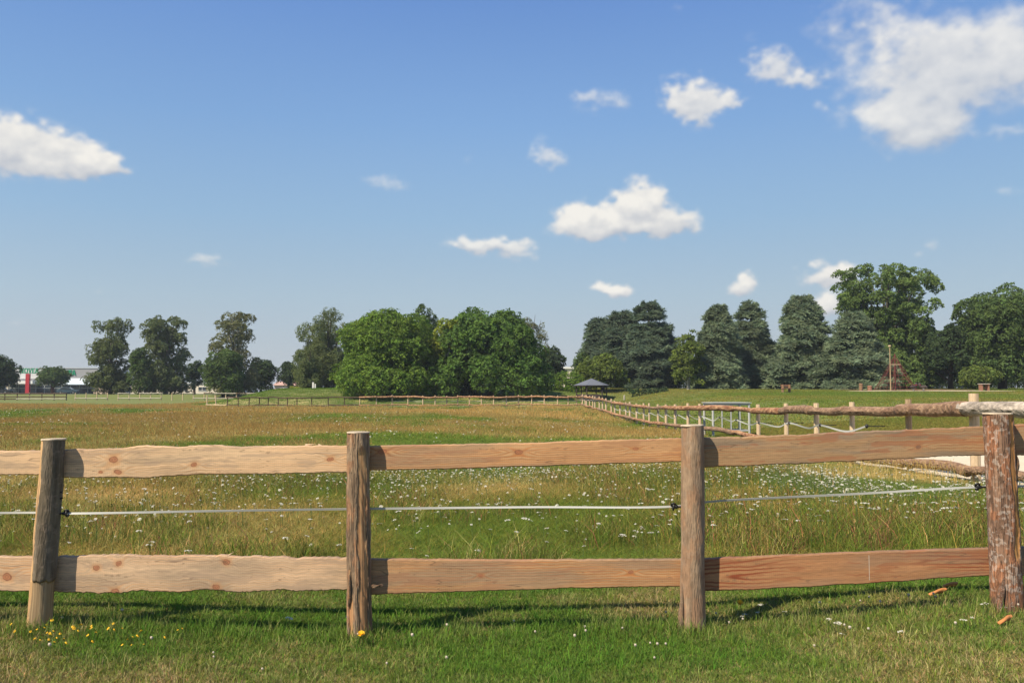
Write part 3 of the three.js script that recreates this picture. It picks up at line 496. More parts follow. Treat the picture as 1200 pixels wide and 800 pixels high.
// ------------------------------------------------------------------ the board fence along the mown strip
const FZ = -5.55;
{
  const o = thing('board_fence', 'post and rail paddock fence of wide waney edged boards on rough round posts', 'fence', 0, 0, 0);
  // base x, base y, top x, top y, radius at base, at top, style
  const P = [[-4.98, 0.03, -4.95, 1.21, 0.075, 0.072, 2], [-2.93, 0.02, -2.86, 1.206, 0.078, 0.071, 0], [-0.935, -0.05, -0.96, 1.249, 0.078, 0.070, 1], [1.115, -0.01, 1.122, 1.292, 0.077, 0.070, 2], [3.06, 0.125, 3.03, 1.366, 0.094, 0.084, 3], [5.1, 0.17, 5.1, 1.42, 0.085, 0.078, 1]];
  const posts = P.map(([bx, by, tx, ty, r0, r1, k], i) => {
    const st = STYLES[k], m = part('post', postGeo([bx, by - 0.25, FZ], [tx, ty, FZ], r0, r1, Object.assign((th, v) => st.look(th, v), { rough: st.rough }), i + 1, 56, 130), st.mat, o);
    part('sawn_top', topGeo([tx, ty, FZ], r1 * 0.985, [0.02, 0.02, 0.0, 0.03, 0.0, 0.0][i], i), endMat, m); return m;
  });
  // peeling strips of bark
  const sliver = (p, pts, st) => part('bark_strip', sweep(pts, 8, 6, (th, t) => 0.004 * Math.sin(th * 2 + t * 9)), st.mat, p);
  sliver(posts[3], [[1.032, 0.0, FZ + 0.03, 0.018], [1.035, 0.14, FZ + 0.035, 0.016], [1.048, 0.27, FZ + 0.03, 0.012], [1.058, 0.36, FZ + 0.025, 0.005]], STYLES[2]);
  sliver(posts[4], [[2.955, 0.10, FZ + 0.075, 0.02], [2.965, 0.2, FZ + 0.08, 0.022], [2.985, 0.31, FZ + 0.075, 0.016], [3.0, 0.37, FZ + 0.07, 0.006]], STYLES[3]);
  sliver(posts[2], [[-0.86, 0.315, FZ + 0.04, 0.008], [-0.83, 0.318, FZ + 0.05, 0.009], [-0.79, 0.325, FZ + 0.045, 0.004]], STYLES[1]);
  sliver(posts[2], [[-0.995, 0.2, FZ + 0.062, 0.006], [-0.99, 0.32, FZ + 0.068, 0.011], [-0.985, 0.44, FZ + 0.06, 0.004]], STYLES[1]);
  sliver(posts[4], [[3.115, 0.95, FZ + 0.03, 0.008], [3.125, 1.05, FZ + 0.035, 0.012], [3.12, 1.13, FZ + 0.03, 0.005]], STYLES[1]);
  const pale = { a: [0.69, 0.475, 0.285], b: [0.58, 0.27, 0.10], knot: [0.34, 0.13, 0.06], stain: [0.36, 0.25, 0.17], grey: 0.42, flame: 0.6, freq: 420 };
  const warm = { ...pale, a: [0.57, 0.325, 0.155], b: [0.46, 0.17, 0.05], stain: [0.34, 0.16, 0.08], flame: 0.9, freq: 330 };
  const aged = { ...pale, a: [0.39, 0.24, 0.12], b: [0.36, 0.12, 0.04], stain: [0.30, 0.10, 0.04], knot: [0.2, 0.1, 0.06], grey: 0.75, flame: 0.6, freq: 300 };
  const red = { ...aged, a: [0.42, 0.205, 0.09], b: [0.25, 0.055, 0.018], grey: 0.3, flame: 1.3, freq: 300 };
  const B = [    // first x, last x, heights of the lower edge, of the upper edge, look, knots [share of length, of height, radius]
    [-4.95, -2.905, [0.99, 0.985, 0.985], [1.13, 1.125, 1.135], { ...pale, seed: 1, knots: [[0.7, 0.4, 0.02]] }, 0.008],
    [-2.897, -0.945, [0.968, 0.966, 0.965, 0.962, 0.978, 0.984, 0.988, 0.99, 0.995, 0.998, 1.0], [1.142, 1.145, 1.15, 1.168, 1.16, 1.17, 1.162, 1.164, 1.165, 1.168, 1.162], { ...pale, seed: 2, knots: [[0.20, 0.62, 0.026], [0.215, 0.2, 0.02], [0.46, 0.36, 0.018], [0.9, 0.5, 0.02], [0.16, 0.2, 0.011]] }, 0.008],
    [-0.937, 1.105, [1.012, 1.016, 1.024, 1.036, 1.046, 1.058, 1.066], [1.165, 1.172, 1.178, 1.184, 1.196, 1.206, 1.214], { ...warm, seed: 3, knots: [[0.06, 0.75, 0.024], [0.48, 0.62, 0.022], [0.84, 0.6, 0.016]] }, 0.004],
    [1.113, 3.035, [1.028, 1.038, 1.05, 1.066, 1.082, 1.1, 1.108], [1.214, 1.222, 1.232, 1.25, 1.262, 1.276, 1.29], { ...aged, seed: 4, knots: [[0.03, 0.45, 0.016], [0.75, 0.4, 0.016]] }, 0.006],
    [3.043, 5.1, [1.105, 1.12, 1.13], [1.30, 1.305, 1.31], { ...aged, seed: 5, knots: [[0.5, 0.5, 0.02]] }, 0.006],
    [-4.95, -2.915, [0.27, 0.27, 0.265], [0.485, 0.48, 0.478], { ...pale, seed: 6, a: [0.58, 0.40, 0.25], knots: [[0.885, 0.42, 0.026]] }, 0.006],
    [-2.907, -0.935, [0.262, 0.258, 0.252, 0.266, 0.262, 0.27, 0.262, 0.268, 0.268, 0.27, 0.268], [0.478, 0.48, 0.488, 0.484, 0.482, 0.486, 0.48, 0.476, 0.47, 0.468, 0.466], { ...pale, seed: 7, a: [0.64, 0.44, 0.275], knots: [[0.16, 0.68, 0.018], [0.23, 0.78, 0.018], [0.57, 0.82, 0.02], [0.22, 0.04, 0.022], [0.54, 0.1, 0.02]] }, 0.016],
    [-0.927, 1.108, [0.242, 0.252, 0.262, 0.272, 0.284, 0.29, 0.296], [0.462, 0.46, 0.456, 0.456, 0.458, 0.46, 0.462], { ...warm, seed: 8, a: [0.47, 0.27, 0.13], grey: 0.45, knots: [[0.36, 0.5, 0.014], [0.82, 0.55, 0.014]] }, 0.005],
    [1.116, 3.05, [0.262, 0.272, 0.288, 0.306, 0.324, 0.346, 0.36], [0.462, 0.474, 0.488, 0.502, 0.512, 0.522, 0.528], { ...red, seed: 9, knots: [], loops: [[0.3, 0.42], [0.52, 0.4], [0.64, 0.62], [0.86, 0.55], [1.05, 0.5]], mark: 0.575 }, 0.003],
    [3.06, 5.1, [0.36, 0.37, 0.38], [0.535, 0.545, 0.55], { ...aged, seed: 10, knots: [[0.4, 0.5, 0.02]] }, 0.005],
  ];
  B.forEach(([xa, xb, lo, hi, look, rough], i) => part('board', boardGeo(xa, xb, lo, hi, FZ - 0.052, 0.045, rough, i * 3.1), boardMats(look, xb - xa), o));
  // torn splinters along the pale boards
  const splinterMat = std(0.66, 0.50, 0.33, 0.85);
  for (const [x, y, l, a] of [[-1.27, 1.172, 0.07, 0.1], [-1.77, 0.487, 0.07, 0.55], [-2.46, 0.25, 0.05, -0.5], [-1.2, 1.165, 0.05, -0.2]]) { const g = new THREE.ConeGeometry(0.008, l, 5); g.rotateZ(-Math.PI / 2 + a); g.scale(1, 1, 0.6); g.translate(x, y, FZ - 0.075); part('splinter', g, splinterMat, o); }
  insulator(posts[1], -2.79, 0.752, FZ, 1); insulator(posts[3], 1.035, 0.79, FZ - 0.02, -1); insulator(posts[4], 2.93, 0.912, FZ - 0.02, -1);
  { const hook = new THREE.TorusGeometry(0.02, 0.006, 6, 12, 4.2); hook.rotateZ(1.2); hook.translate(-2.80, 0.865, FZ + 0.01); part('hook', hook, blackPlastic, posts[1]); }
}
// ------------------------------------------------------------------ electric fence tape: a flat white woven band that turns over as it goes
const tapeMap = texture(64, 256, (u, v) => { const t = 0.8 + 0.2 * Math.sin(u * 40) * Math.sin(v * 900), k = Math.abs(u - 0.3) < 0.05 || Math.abs(u - 0.7) < 0.05 ? 0.7 : 1; return [0.55 * t * k, 0.55 * t * k, 0.51 * t * k]; }, true, true);
const tapeMat = std(1, 1, 1, 0.6, { map: tapeMap, side: THREE.DoubleSide });
function tape(name, label, pts, w, twist) {
  const c = new THREE.CatmullRomCurve3(pts.map((p) => new THREE.Vector3(...p)), false, 'centripetal'), n = pts.length * 14, pos = [], uv = [], idx = [], len = c.getLength();
  for (let i = 0; i <= n; i++) {
    const t = i / n, p = c.getPoint(t), d = c.getTangent(t), side = new THREE.Vector3().crossVectors(d, Yp).normalize(), a = twist(t);
    const ax = Yp.clone().multiplyScalar(Math.cos(a)).addScaledVector(side, Math.sin(a)).multiplyScalar(w / 2), nr = new THREE.Vector3().crossVectors(d, ax).normalize().multiplyScalar(0.0011);
    for (const [s, e] of [[-1, -1], [1, -1], [1, 1], [-1, 1]]) { pos.push(p.x + ax.x * s + nr.x * e, p.y + ax.y * s + nr.y * e, p.z + ax.z * s + nr.z * e); uv.push(s * 0.5 + 0.5, t * len * 2); }
  }
  for (let i = 0; i < n; i++) for (let j = 0; j < 4; j++) { const a = i * 4 + j, b = i * 4 + (j + 1) % 4; idx.push(a, a + 4, b, b, a + 4, b + 4); }
  let g = new THREE.BufferGeometry(); g.setAttribute('position', new THREE.Float32BufferAttribute(pos, 3)); g.setAttribute('uv', new THREE.Float32BufferAttribute(uv, 2)); g.setIndex(idx); g = g.toNonIndexed(); g.computeVertexNormals();
  const m = finish(new THREE.Mesh(g, tapeMat)); m.name = numbered(name); scene.add(m); tag(m, label, 'fence tape'); return m;
}
tape('electric_tape', 'white electric fence tape strung between the boards of the board fence', [[-5.0, 0.735, FZ - 0.1], [-3.9, 0.735, FZ - 0.1], [-2.99, 0.745, FZ - 0.09], [-2.76, 0.752, FZ], [-1.9, 0.76, FZ - 0.05], [-0.83, 0.775, FZ - 0.05], [0.1, 0.783, FZ - 0.06], [1.005, 0.79, FZ - 0.04], [1.25, 0.812, FZ - 0.1], [2.2, 0.865, FZ - 0.08], [2.9, 0.912, FZ - 0.02], [3.6, 0.915, FZ - 0.09], [5.0, 0.93, FZ - 0.09]], 0.013, (t) => -0.15 + 0.45 * Math.sin(t * 21) + 0.5 * ss(0.62, 0.9, t));

// ------------------------------------------------------------------ log fences
const logMaps = [0, 1, 2].map((k) => { const A = [[0.21, 0.085, 0.04], [0.17, 0.095, 0.055], [0.24, 0.20, 0.16]][k], Bc = [[0.46, 0.27, 0.14], [0.33, 0.21, 0.125], [0.50, 0.42, 0.34]][k]; return texture(256, 512, (u, v) => { const n = fbm(u * 9 + k * 9, v * 22, 4), m = fbm(u * 4 + 3, v * 6 + k, 3), f = fbm(u * 30, v * 60 + k, 3); return mix3(A, Bc, clamp(2.2 * n - 0.65 + 1.2 * (m - 0.5))).map((q) => q * (0.6 + 0.8 * f)); }, true, true); });
const logBump = texture(256, 512, (u, v) => fbm(u * 14, v * 40, 4), false, true);
const logMats = logMaps.map((m) => std(1, 1, 1, 0.9, { map: m, bumpMap: logBump, bumpScale: 0.03 }));
const paleMap = texture(64, 256, (u, v) => { const n = fbm(u * 20, v * 4, 4); return mix3([0.46, 0.33, 0.20], [0.64, 0.50, 0.33], clamp(1.5 * n - 0.25)).map((q) => q * (0.9 + 0.2 * noise(u * 60, v * 60))); }, true, true);
const palePost = std(1, 1, 1, 0.85, { map: paleMap }), greyPost = std(0.62, 0.58, 0.52, 0.9, { map: paleMap }), darkRail = std(0.15, 0.095, 0.06, 0.95, { map: barkMap }), whiteRail = std(0.66, 0.60, 0.48, 0.85, { map: barkMap });
function splitPost(o, x, z, h, r, mat, seed) {         // hewn post with flat faces: eight sided with a sawn top
  const y = ground(x, z), g = new THREE.CylinderGeometry(r * 0.94, r, h + 0.3, 9); g.rotateY(seed); g.translate(x, y + h / 2 - 0.15, z);
  const q = g.toNonIndexed(); q.computeVertexNormals(); return part('post', q, mat, o);
}
function log(o, pts, mat, seed, seg = 12) {
  const r = rng(seed), m = part('rail', sweep(pts, seg, 6, (th, t) => pts[0][3] * 0.16 * (fbm(Math.cos(th) * 1.1 + seed, t * 3 + Math.sin(th) * 0.7, 2) - 0.5) + pts[0][3] * 0.07 * (fbm(Math.cos(th) * 4 + seed, t * 26 + Math.sin(th) * 4, 2) - 0.5)), mat, o);
  return m;
}
{
  const o = thing('log_rail_fence', 'side paddock fence with thick crooked bark covered log rails on pale split posts', 'fence', 0, 0, 0);
  const r = rng(9), D = [8.8, 11.4, 14.0, 16.4, 18.9, 21.3, 23.7, 26.1, 28.9, 31.6, 34.3, 37, 39.4, 42, 44.5, 46.8, 49.2, 52, 54.4, 56.9, 59.4, 62, 64.6, 67.2, 69.8, 72.4, 75, 77.6, 80.2, 82.8, 85.2, 87.6];
  const X = (d) => 7.28 - 0.3 * ss(50, 88, d) + 0.05 * Math.sin(d * 0.9);
  D.forEach((d, i) => { if (d === 28.9 || d === 31.6) return; const rad = (d < 15 ? 0.072 : 0.062) * (0.9 + 0.25 * r()); splitPost(o, X(d), -d, 1.32 + 0.08 * (r() - 0.5) + (d < 15 ? 0.06 : 0), rad, d < 18 && d > 15 ? greyPost : palePost, i); });
  for (let i = 0; i < D.length - 1;) {                 // each rail is one trunk over one or two bays
    const n = D[i] < 36 ? (D[i] > 27 ? 3 : 1) : 2, j = Math.min(D.length - 1, i + n), top = [], low = [], th = (0.072 + 0.03 * r()) * (D[i] < 22 ? 1.25 : 1), tl = 0.075 + 0.03 * r(), w1 = (r() - 0.5) * 0.12, w2 = (r() - 0.5) * 0.14;
    for (let k = 0; k <= 4; k++) {
      const d = mix(D[i] - 0.05, D[j] + 0.05, k / 4), b = Math.sin(k / 4 * Math.PI), x = X(d) - 0.15, g = ground(x, -d);
      top.push([x + 0.03 * (r() - 0.5), g + 1.15 + w1 * b * 0.6 + 0.025 * (r() - 0.5), -d, th * (1 - 0.14 * k / 4) * (0.97 + 0.06 * r())]);
      low.push([x + 0.03 * (r() - 0.5), g + (D[i] < 18 ? 0.2 : 0.38) + w2 * b * 0.7 + 0.03 * (r() - 0.5), -d, tl * (1 - 0.15 * k / 4) * (0.95 + 0.1 * r())]);
    }
    log(o, top, logMats[D[i] < 13 ? 2 : D[i] < 19 ? 1 : i % 4 === 1 ? 1 : 0], i + 1); log(o, low, logMats[D[i] < 18 ? 1 : i % 3 === 2 ? 1 : 0], i + 60);
    i = j;
  }
  const ins = (d, dx, y) => { const x = X(d) + dx, g = new THREE.SphereGeometry(0.035, 8, 6); g.scale(1, 1.2, 1); g.translate(x, ground(x, -d) + y, -d); const s = cyl(0.01, 0.01, Math.abs(dx) + 0.02, 0, 0, 0, 6); s.rotateZ(-Math.PI / 2); s.translate(x, ground(x, -d) + y, -d); part('insulator', [g, s], blackPlastic, o); };
  const pts = []; let q = 0;
  for (let d = 17.4; d < 60; d += 1.25) { q++; const x = X(d) - (q % 2 ? 0.34 : 0.24), y = 0.78 + (q % 2 ? 0.07 : -0.05) + 0.05 * (r() - 0.5); pts.push([x, ground(x, -d) + y, -d]); if (q % 2 && d < 40) ins(d, -0.34, y); }
  tape('electric_tape', 'loose white electric tape on stand off insulators along the log rail fence', pts, 0.036, (t) => 0.3 * Math.sin(t * 60));
}
// the back fence: thin rails on pale posts, its far half with dark rails and the corner bay pale
{
  const o = thing('back_rail_fence', 'low two rail fence across the back of the meadow, pale posts turning into dark rails', 'fence', 0, 0, 0);
  const r = rng(21), X = [-29.9, -29.0, -27.7, -26.6, -25.6, -24.7, -23.9, -22.9, -21.9, -20.9, -19.5, -18.0, -16.4, -14.8, -13.2, -11.75, -10.2, -8.7, -7.5, -6.4, -5.35, -4.2, -3.0, -1.8, -0.55, 0.65, 1.95, 3.2, 4.5, 5.55, 6.4, 6.95];
  const Z = (x) => -(88 - 0.9 * ss(7, -15, x) * 1.5 + 0.4 * Math.sin(x));
  X.forEach((x, i) => splitPost(o, x, Z(x), (x < -13 && x > -28.5 ? 1.0 : 1.2) + 0.08 * (r() - 0.5), x < -13 && x > -28.5 ? 0.05 : 0.06, x < -15 && x > -28.5 ? darkRail : palePost, i));
  for (let i = 0; i < X.length - 1; i++) for (const h of [1.03, 0.27]) {
    const a = X[i], b = X[i + 1], y = () => h + 0.09 * (r() - 0.5), m = a < -28.5 ? palePost : a < -15 ? darkRail : logMats[0], t = a < -15 ? 0.055 : h > 0.5 ? 0.085 : 0.06;
    if (a < -28.5 && h > 0.5) continue;
    log(o, [[a - 0.05, ground(a, Z(a)) + y(), Z(a) + 0.11, t], [(a + b) / 2, ground((a + b) / 2, Z(a)) + y(), Z((a + b) / 2) + 0.12, t * 1.05], [b + 0.05, ground(b, Z(b)) + y(), Z(b) + 0.11, t * 0.95]], m, i + 200 + h * 10, 8);
  }
  tape('electric_tape', 'thin white tape running along the back fence below the trees', X.filter((x) => x > -13).map((x) => [x, ground(x, Z(x)) + 0.62 + 0.06 * (r() - 0.5), Z(x) - 0.1]), 0.04, () => 0);
}
// the far fences on the left: pale rails, then dark rails
{
  const o = thing('pale_rail_fence', 'far pale rail fence in front of the store and the tall trees', 'fence', 0, 0, 0), r = rng(31), d0 = 124;
  const X = []; for (let x = -61; x < -31.5; x += 1.5) X.push(x);
  X.forEach((x, i) => splitPost(o, x, -d0, 1.1, 0.07, palePost, i));
  for (let i = 0; i < X.length - 1; i++) for (const h of [1.0, 0.3]) {
    if (h < 0.5 ? r() < 0.35 : X[i] < -44 && r() < 0.7) continue;
    log(o, [[X[i] - 0.04, ground(X[i], -d0) + h, -d0 + 0.12, 0.07], [X[i] + 0.75, ground(X[i] + 0.75, -d0) + h + 0.06 * (r() - 0.5), -d0 + 0.13, 0.07], [X[i] + 1.54, ground(X[i] + 1.54, -d0) + h, -d0 + 0.12, 0.065]], X[i] > -44 && h > 0.5 && i % 3 === 0 ? darkRail : whiteRail, i + 300 + h * 20, 7);
  }
  const b = thing('dark_rail_fence', 'far dark brown rail fence in front of the store parking', 'fence', 0, 0, 0), d1 = 126;
  for (let i = 0; i < 14; i++) { const x = -86 + i * 1.75; splitPost(b, x, -d1, 1.1, 0.07, i % 5 ? darkRail : palePost, i); if (i < 13) for (const h of [0.95, 0.5, 0.2]) log(b, [[x - 0.04, ground(x, -d1) + h, -d1 + 0.13, 0.08], [x + 0.9, ground(x + 0.9, -d1) + h + 0.07 * (r() - 0.5), -d1 + 0.13, 0.08], [x + 1.79, ground(x + 1.79, -d1) + h, -d1 + 0.13, 0.075]], i > 8 && h < 0.3 ? whiteRail : darkRail, i + 500 + h * 20, 7); }
}

// ------------------------------------------------------------------ buildings far behind
const glass = std(0.03, 0.04, 0.045, 0.12), white = std(0.74, 0.73, 0.70, 0.7), cream = std(0.72, 0.64, 0.52, 0.85), pinkWall = std(0.62, 0.47, 0.38, 0.9), greyClad = std(0.30, 0.30, 0.31, 0.6), paleClad = std(0.55, 0.56, 0.57, 0.6), blueAwn = std(0.52, 0.60, 0.68, 0.55), redPaint = std(0.42, 0.02, 0.03, 0.5), frameGrey = std(0.45, 0.47, 0.46, 0.5), roofPink = std(0.48, 0.30, 0.24, 0.9), greenPaint = std(0.01, 0.27, 0.13, 0.5), slate = std(0.13, 0.14, 0.16, 0.55), darkWood = std(0.05, 0.035, 0.03, 0.8), redRope = std(0.14, 0.03, 0.025, 0.85);
{
  const x0 = -113, d = 205, o = thing('store', 'long flat roofed store with grey cladding, pale awning and glazed front', 'store', x0, ground(x0, -d) - 0.3, -d);
  part('wall', box(34, 6.0, 18, 0, 3.0, -9.2), paleClad, o);
  for (let i = 0; i < 12; i++) part('cladding_panel', box(2.86, 2.35, 0.16, -17.1 + 1.43 + i * 2.86, 4.98, 0.06), i < 8 ? paleClad : greyClad, o);
  part('parapet_cap', box(34.6, 0.14, 0.5, 0, 6.23, 0.0), frameGrey, o);
  const aw = new THREE.BufferGeometry(); aw.setAttribute('position', new THREE.Float32BufferAttribute([9.0, 3.9, 0.15, 9.0, 2.55, 1.9, 16.3, 2.55, 1.9, 9, 3.9, 0.15, 16.3, 2.55, 1.9, 16.3, 3.9, 0.15, 9, 2.55, 1.9, 9, 2.4, 1.9, 16.3, 2.4, 1.9, 9, 2.55, 1.9, 16.3, 2.4, 1.9, 16.3, 2.55, 1.9, 9, 3.9, 0.15, 9, 2.4, 0.15, 9, 2.55, 1.9, 9, 2.4, 0.15, 9, 2.4, 1.9, 9, 2.55, 1.9, 16.3, 3.9, 0.15, 16.3, 2.55, 1.9, 16.3, 2.4, 0.15, 16.3, 2.4, 0.15, 16.3, 2.55, 1.9, 16.3, 2.4, 1.9], 3)); aw.computeVertexNormals();
  part('awning', aw, blueAwn, o);
  part('canopy', box(6, 0.7, 2.6, 0.6, 2.95, 1.4), white, o);
  for (let i = 0; i < 17; i++) { const x = -16 + i * 2, f = part('window', box(1.9, 2.3, 0.1, x, 1.2, 0.07), glass, o); part('frame', [box(0.1, 2.4, 0.16, x - 0.95, 1.2, 0.1), box(1.8, 0.1, 0.16, x, 2.4, 0.1), box(1.8, 0.08, 0.16, x, 1.6, 0.1)], frameGrey, f); }
  for (const x of [-10.2, -2.4]) part('pillar', box(0.9, 2.6, 0.5, x, 1.3, 2.4), cream, o);
  part('end_wall', box(5, 2.7, 6, 19.3, 1.35, -2), pinkWall, o);
  const font = await new FontLoader().loadAsync('fonts/droid/droid_sans_bold.typeface.json');
  const t1 = new TextGeometry('NOVEA', { font, size: 1.15, depth: 0.2, curveSegments: 3 }); t1.computeBoundingBox(); t1.scale(4.4 / t1.boundingBox.max.x, 1, 1); t1.translate(0.6, 5.1, 3.0);
  const ot = thing('store_sign', 'green letters on top of a red pylon in front of the store', 'sign', 0, ground(x0, -d) - 0.3, -d + 2.6); ot.position.x = x0;
  part('pylon', [box(0.85, 4.9, 0.6, 2.5, 2.45, 0)], redPaint, ot); part('letters', t1.translate(0, -0.1, -2.9), greenPaint, ot); part('letter_rail', box(4.5, 0.12, 0.12, 2.8, 5.02, 0.0), greenPaint, ot);
  const t2 = new TextGeometry('NOVEA', { font, size: 1.2, depth: 0.15, curveSegments: 3 }); t2.computeBoundingBox(); t2.scale(4.6 / t2.boundingBox.max.x, 1, 1); t2.translate(7.6, 4.6, 0.16); part('letters', t2, greenPaint, o);
}
function car(x, d, turn, paint, label) {
  const o = thing('parked_car', label, 'car', x, ground(x, -d), -d, turn, 'cars parked by the store');
  const sh = new THREE.Shape([[-2.1, 0.35], [2.1, 0.35], [2.12, 0.72], [1.95, 0.88], [1.0, 0.98], [0.45, 1.42], [-1.05, 1.46], [-1.75, 1.0], [-2.1, 0.9]].map((p) => new THREE.Vector2(...p)));
  const g = new THREE.ExtrudeGeometry(sh, { depth: 1.6, bevelEnabled: true, bevelSize: 0.05, bevelThickness: 0.06, bevelSegments: 2 }); g.translate(0, 0, -0.8); part('body', g, std(...paint, 0.3), o);
  const w = new THREE.ExtrudeGeometry(new THREE.Shape([[0.85, 0.98], [0.4, 1.36], [-1.0, 1.4], [-1.5, 1.02]].map((p) => new THREE.Vector2(...p))), { depth: 1.78, bevelEnabled: false }); w.translate(0, 0, -0.89); part('window', w, glass, o);
  for (const sx of [-1.3, 1.3]) for (const sz of [-0.78, 0.78]) { const c = new THREE.CylinderGeometry(0.33, 0.33, 0.22, 16); c.rotateX(Math.PI / 2); c.translate(sx, 0.33, sz); const t = part('wheel', c, blackPlastic, o); const rm = new THREE.CylinderGeometry(0.2, 0.2, 0.24, 12); rm.rotateX(Math.PI / 2); rm.translate(sx, 0.33, sz); part('rim', rm, steel, t); }
}
car(-109.5, 190, 0.1, [0.02, 0.022, 0.025], 'black car parked beside the dark dense tree');
car(-99.6, 199, 0.2, [0.05, 0.09, 0.12], 'dark blue car parked at the glazed front of the store');
function house(x, d, w, h, dep, wallM, roofM, label, wins, flat = false) {
  const o = thing('house', label, 'house', x, ground(x, -d) - 0.3, -d); part('wall', box(w, h, dep, 0, h / 2, -dep / 2), wallM, o);
  if (flat) part('roof', box(w + 0.5, 0.3, dep + 0.5, 0, h + 0.15, -dep / 2), roofM, o);
  else { const s = new THREE.ExtrudeGeometry(new THREE.Shape([[-dep / 2 - 0.4, 0], [dep / 2 + 0.4, 0], [0, h * 0.42]].map((p) => new THREE.Vector2(...p))), { depth: w + 0.6, bevelEnabled: false }); s.rotateY(Math.PI / 2); s.translate(-w / 2 - 0.3, h + 0.002, -dep / 2); part('roof', s, roofM, o); }
  for (const [wx, wy, ww, wh] of wins) { const p = part('window', box(ww, wh, 0.08, wx, wy, 0.03), glass, o); part('frame', [box(ww + 0.2, 0.1, 0.14, wx, wy + wh / 2, 0.05), box(ww + 0.2, 0.1, 0.16, wx, wy - wh / 2, 0.06), box(0.08, wh - 0.1, 0.14, wx, wy, 0.05)], white, p); }
  return o;
}
house(-85, 232, 30, 2.9, 12, cream, paleClad, 'low white warehouse behind the tall grey green trees', [[-11, 1.6, 2, 1], [-6, 1.6, 2, 1], [-1, 1.6, 2, 1], [4, 1.6, 2, 1], [9, 1.6, 2, 1]], true);
house(-48, 196, 9, 2.2, 7, pinkWall, roofPink, 'low pink roofed house behind the grass bank', [[-2.5, 1.2, 1.2, 1], [2, 1.2, 1.2, 1]]);
house(10.4, 152, 4.4, 3.6, 6, cream, white, 'cream flat roofed house between the dark trees and the pavilion', [[-0.8, 1.1, 1, 1.2], [1.1, 1.1, 1, 1.2]], true);
house(43, 128, 6, 2.6, 5, white, paleClad, 'small white building glimpsed behind the blue green cedars', [[-1, 1.4, 1, 1]], true);
{
  const x = 54.2, d = 121, o = thing('shelter', 'white framed shelter with a dark doorway behind the rope pyramid', 'shelter', x, ground(x, -d), -d);
  part('wall', box(4.6, 2.2, 3, 0, 1.1, -1.5), std(0.22, 0.24, 0.22, 0.8), o); part('fascia', box(5.0, 0.5, 3.4, 0, 2.45, -1.5), white, o); part('door', box(1.1, 2.0, 0.08, -0.9, 1.0, 0.04), darkWood, o);
  for (const px of [-2.2, -1.6, -0.2, 1.2, 2.3]) part('post', box(0.16, 2.2, 0.16, px, 1.1, 0.14), white, o);
}
{ // short white bollards along the playground edge
  const proto = thing('bollard', 'short white post in the row behind the playground', 'bollard', 0, 0, 0, 0, 'white posts behind the playground');
  part('shaft', box(0.16, 0.85, 0.16, 0, 0.425, 0), white, proto); part('cap', box(0.2, 0.05, 0.2, 0, 0.876, 0), white, proto);
  [[39.8, 105], [44.9, 105.5], [47.4, 105], [51.0, 106], [53.8, 106], [54.5, 106], [58.5, 106]].forEach(([x, d], i) => { const b = i ? proto.clone() : proto; if (i) { b.name = numbered('bollard'); scene.add(b); } b.position.set(x, ground(x, -d) - 0.02, -d); });
}
// ------------------------------------------------------------------ park furniture
{
  const x = 9.15, d = 102, o = thing('pavilion', 'small open pavilion with a dark slate hipped roof on dark posts', 'pavilion', x, ground(x, -d) - 0.12, -d, 0.35); o.scale.setScalar(0.84);
  const roof = new THREE.ConeGeometry(2.55, 0.95, 6); roof.rotateY(0.3); roof.translate(0, 2.55, 0); const rq = roof.toNonIndexed(); rq.computeVertexNormals(); part('roof', rq, slate, o);
  part('eaves', new THREE.CylinderGeometry(2.5, 2.5, 0.12, 6).rotateY(0.3).translate(0, 2.02, 0), darkWood, o);
  for (let k = 0; k < 6; k++) { const a = 0.3 + k * Math.PI / 3; part('post', cyl(0.08, 0.08, 2.05, Math.sin(a) * 2.1, 0, Math.cos(a) * 2.1, 8), darkWood, o); }
  for (let k = 0; k < 4; k++) { const a = 0.3 + (k + 1.5) * Math.PI / 3 + 0.9; const g = box(2.0, 0.8, 0.06, 0, 0.45, 1.82); g.rotateY(a); part('side_panel', g, darkWood, o); }
  part('floor', new THREE.CylinderGeometry(2.4, 2.4, 0.12, 6).rotateY(0.3).translate(0, 0.06, 0), std(0.3, 0.28, 0.25), o);
}
{
  const x = 40.0, d = 92.5, y = ground(x, -d), o = thing('climbing_pyramid', 'red rope climbing pyramid on a central mast in the playground', 'climbing frame', x, y - 0.05, -d);
  part('mast', cyl(0.07, 0.05, 3.9, 0, 0, 0, 10), redRope, o);
  for (let k = 0; k < 6; k++) { const a = k * Math.PI / 3, bx = Math.cos(a) * 2.3, bz = Math.sin(a) * 2.3; part('corner_rope', sweep([[0, 3.8, 0, 0.024], [bx * 0.4, 1.85, bz * 0.4, 0.024], [bx, 0.05, bz, 0.024]], 6, 2), redRope, o); }
  const gs = []; for (let l = 1; l < 9; l++) { const q = 1 - l / 9.5, R = 2.3 * (0.55 * q + 0.45 * q * q), yy = 3.8 * l / 9.5; for (let k = 0; k < 6; k++) { const a = k * Math.PI / 3, b = a + Math.PI / 3; gs.push(sweep([[Math.cos(a) * R, yy, Math.sin(a) * R, 0.013], [Math.cos(b) * R, yy, Math.sin(b) * R, 0.013]], 5, 1, null, false)); } }
  for (let k = 0; k < 6; k++) for (const u of [0.33, 0.66]) { const a = k * Math.PI / 3, b = a + Math.PI / 3, bx = mix(Math.cos(a), Math.cos(b), u) * 2.3, bz = mix(Math.sin(a), Math.sin(b), u) * 2.3; gs.push(sweep([[bx, 0.05, bz, 0.013], [bx * 0.12, 3.35, bz * 0.12, 0.013]], 5, 1, null, false)); }
  part('net', gs, redRope, o);
}
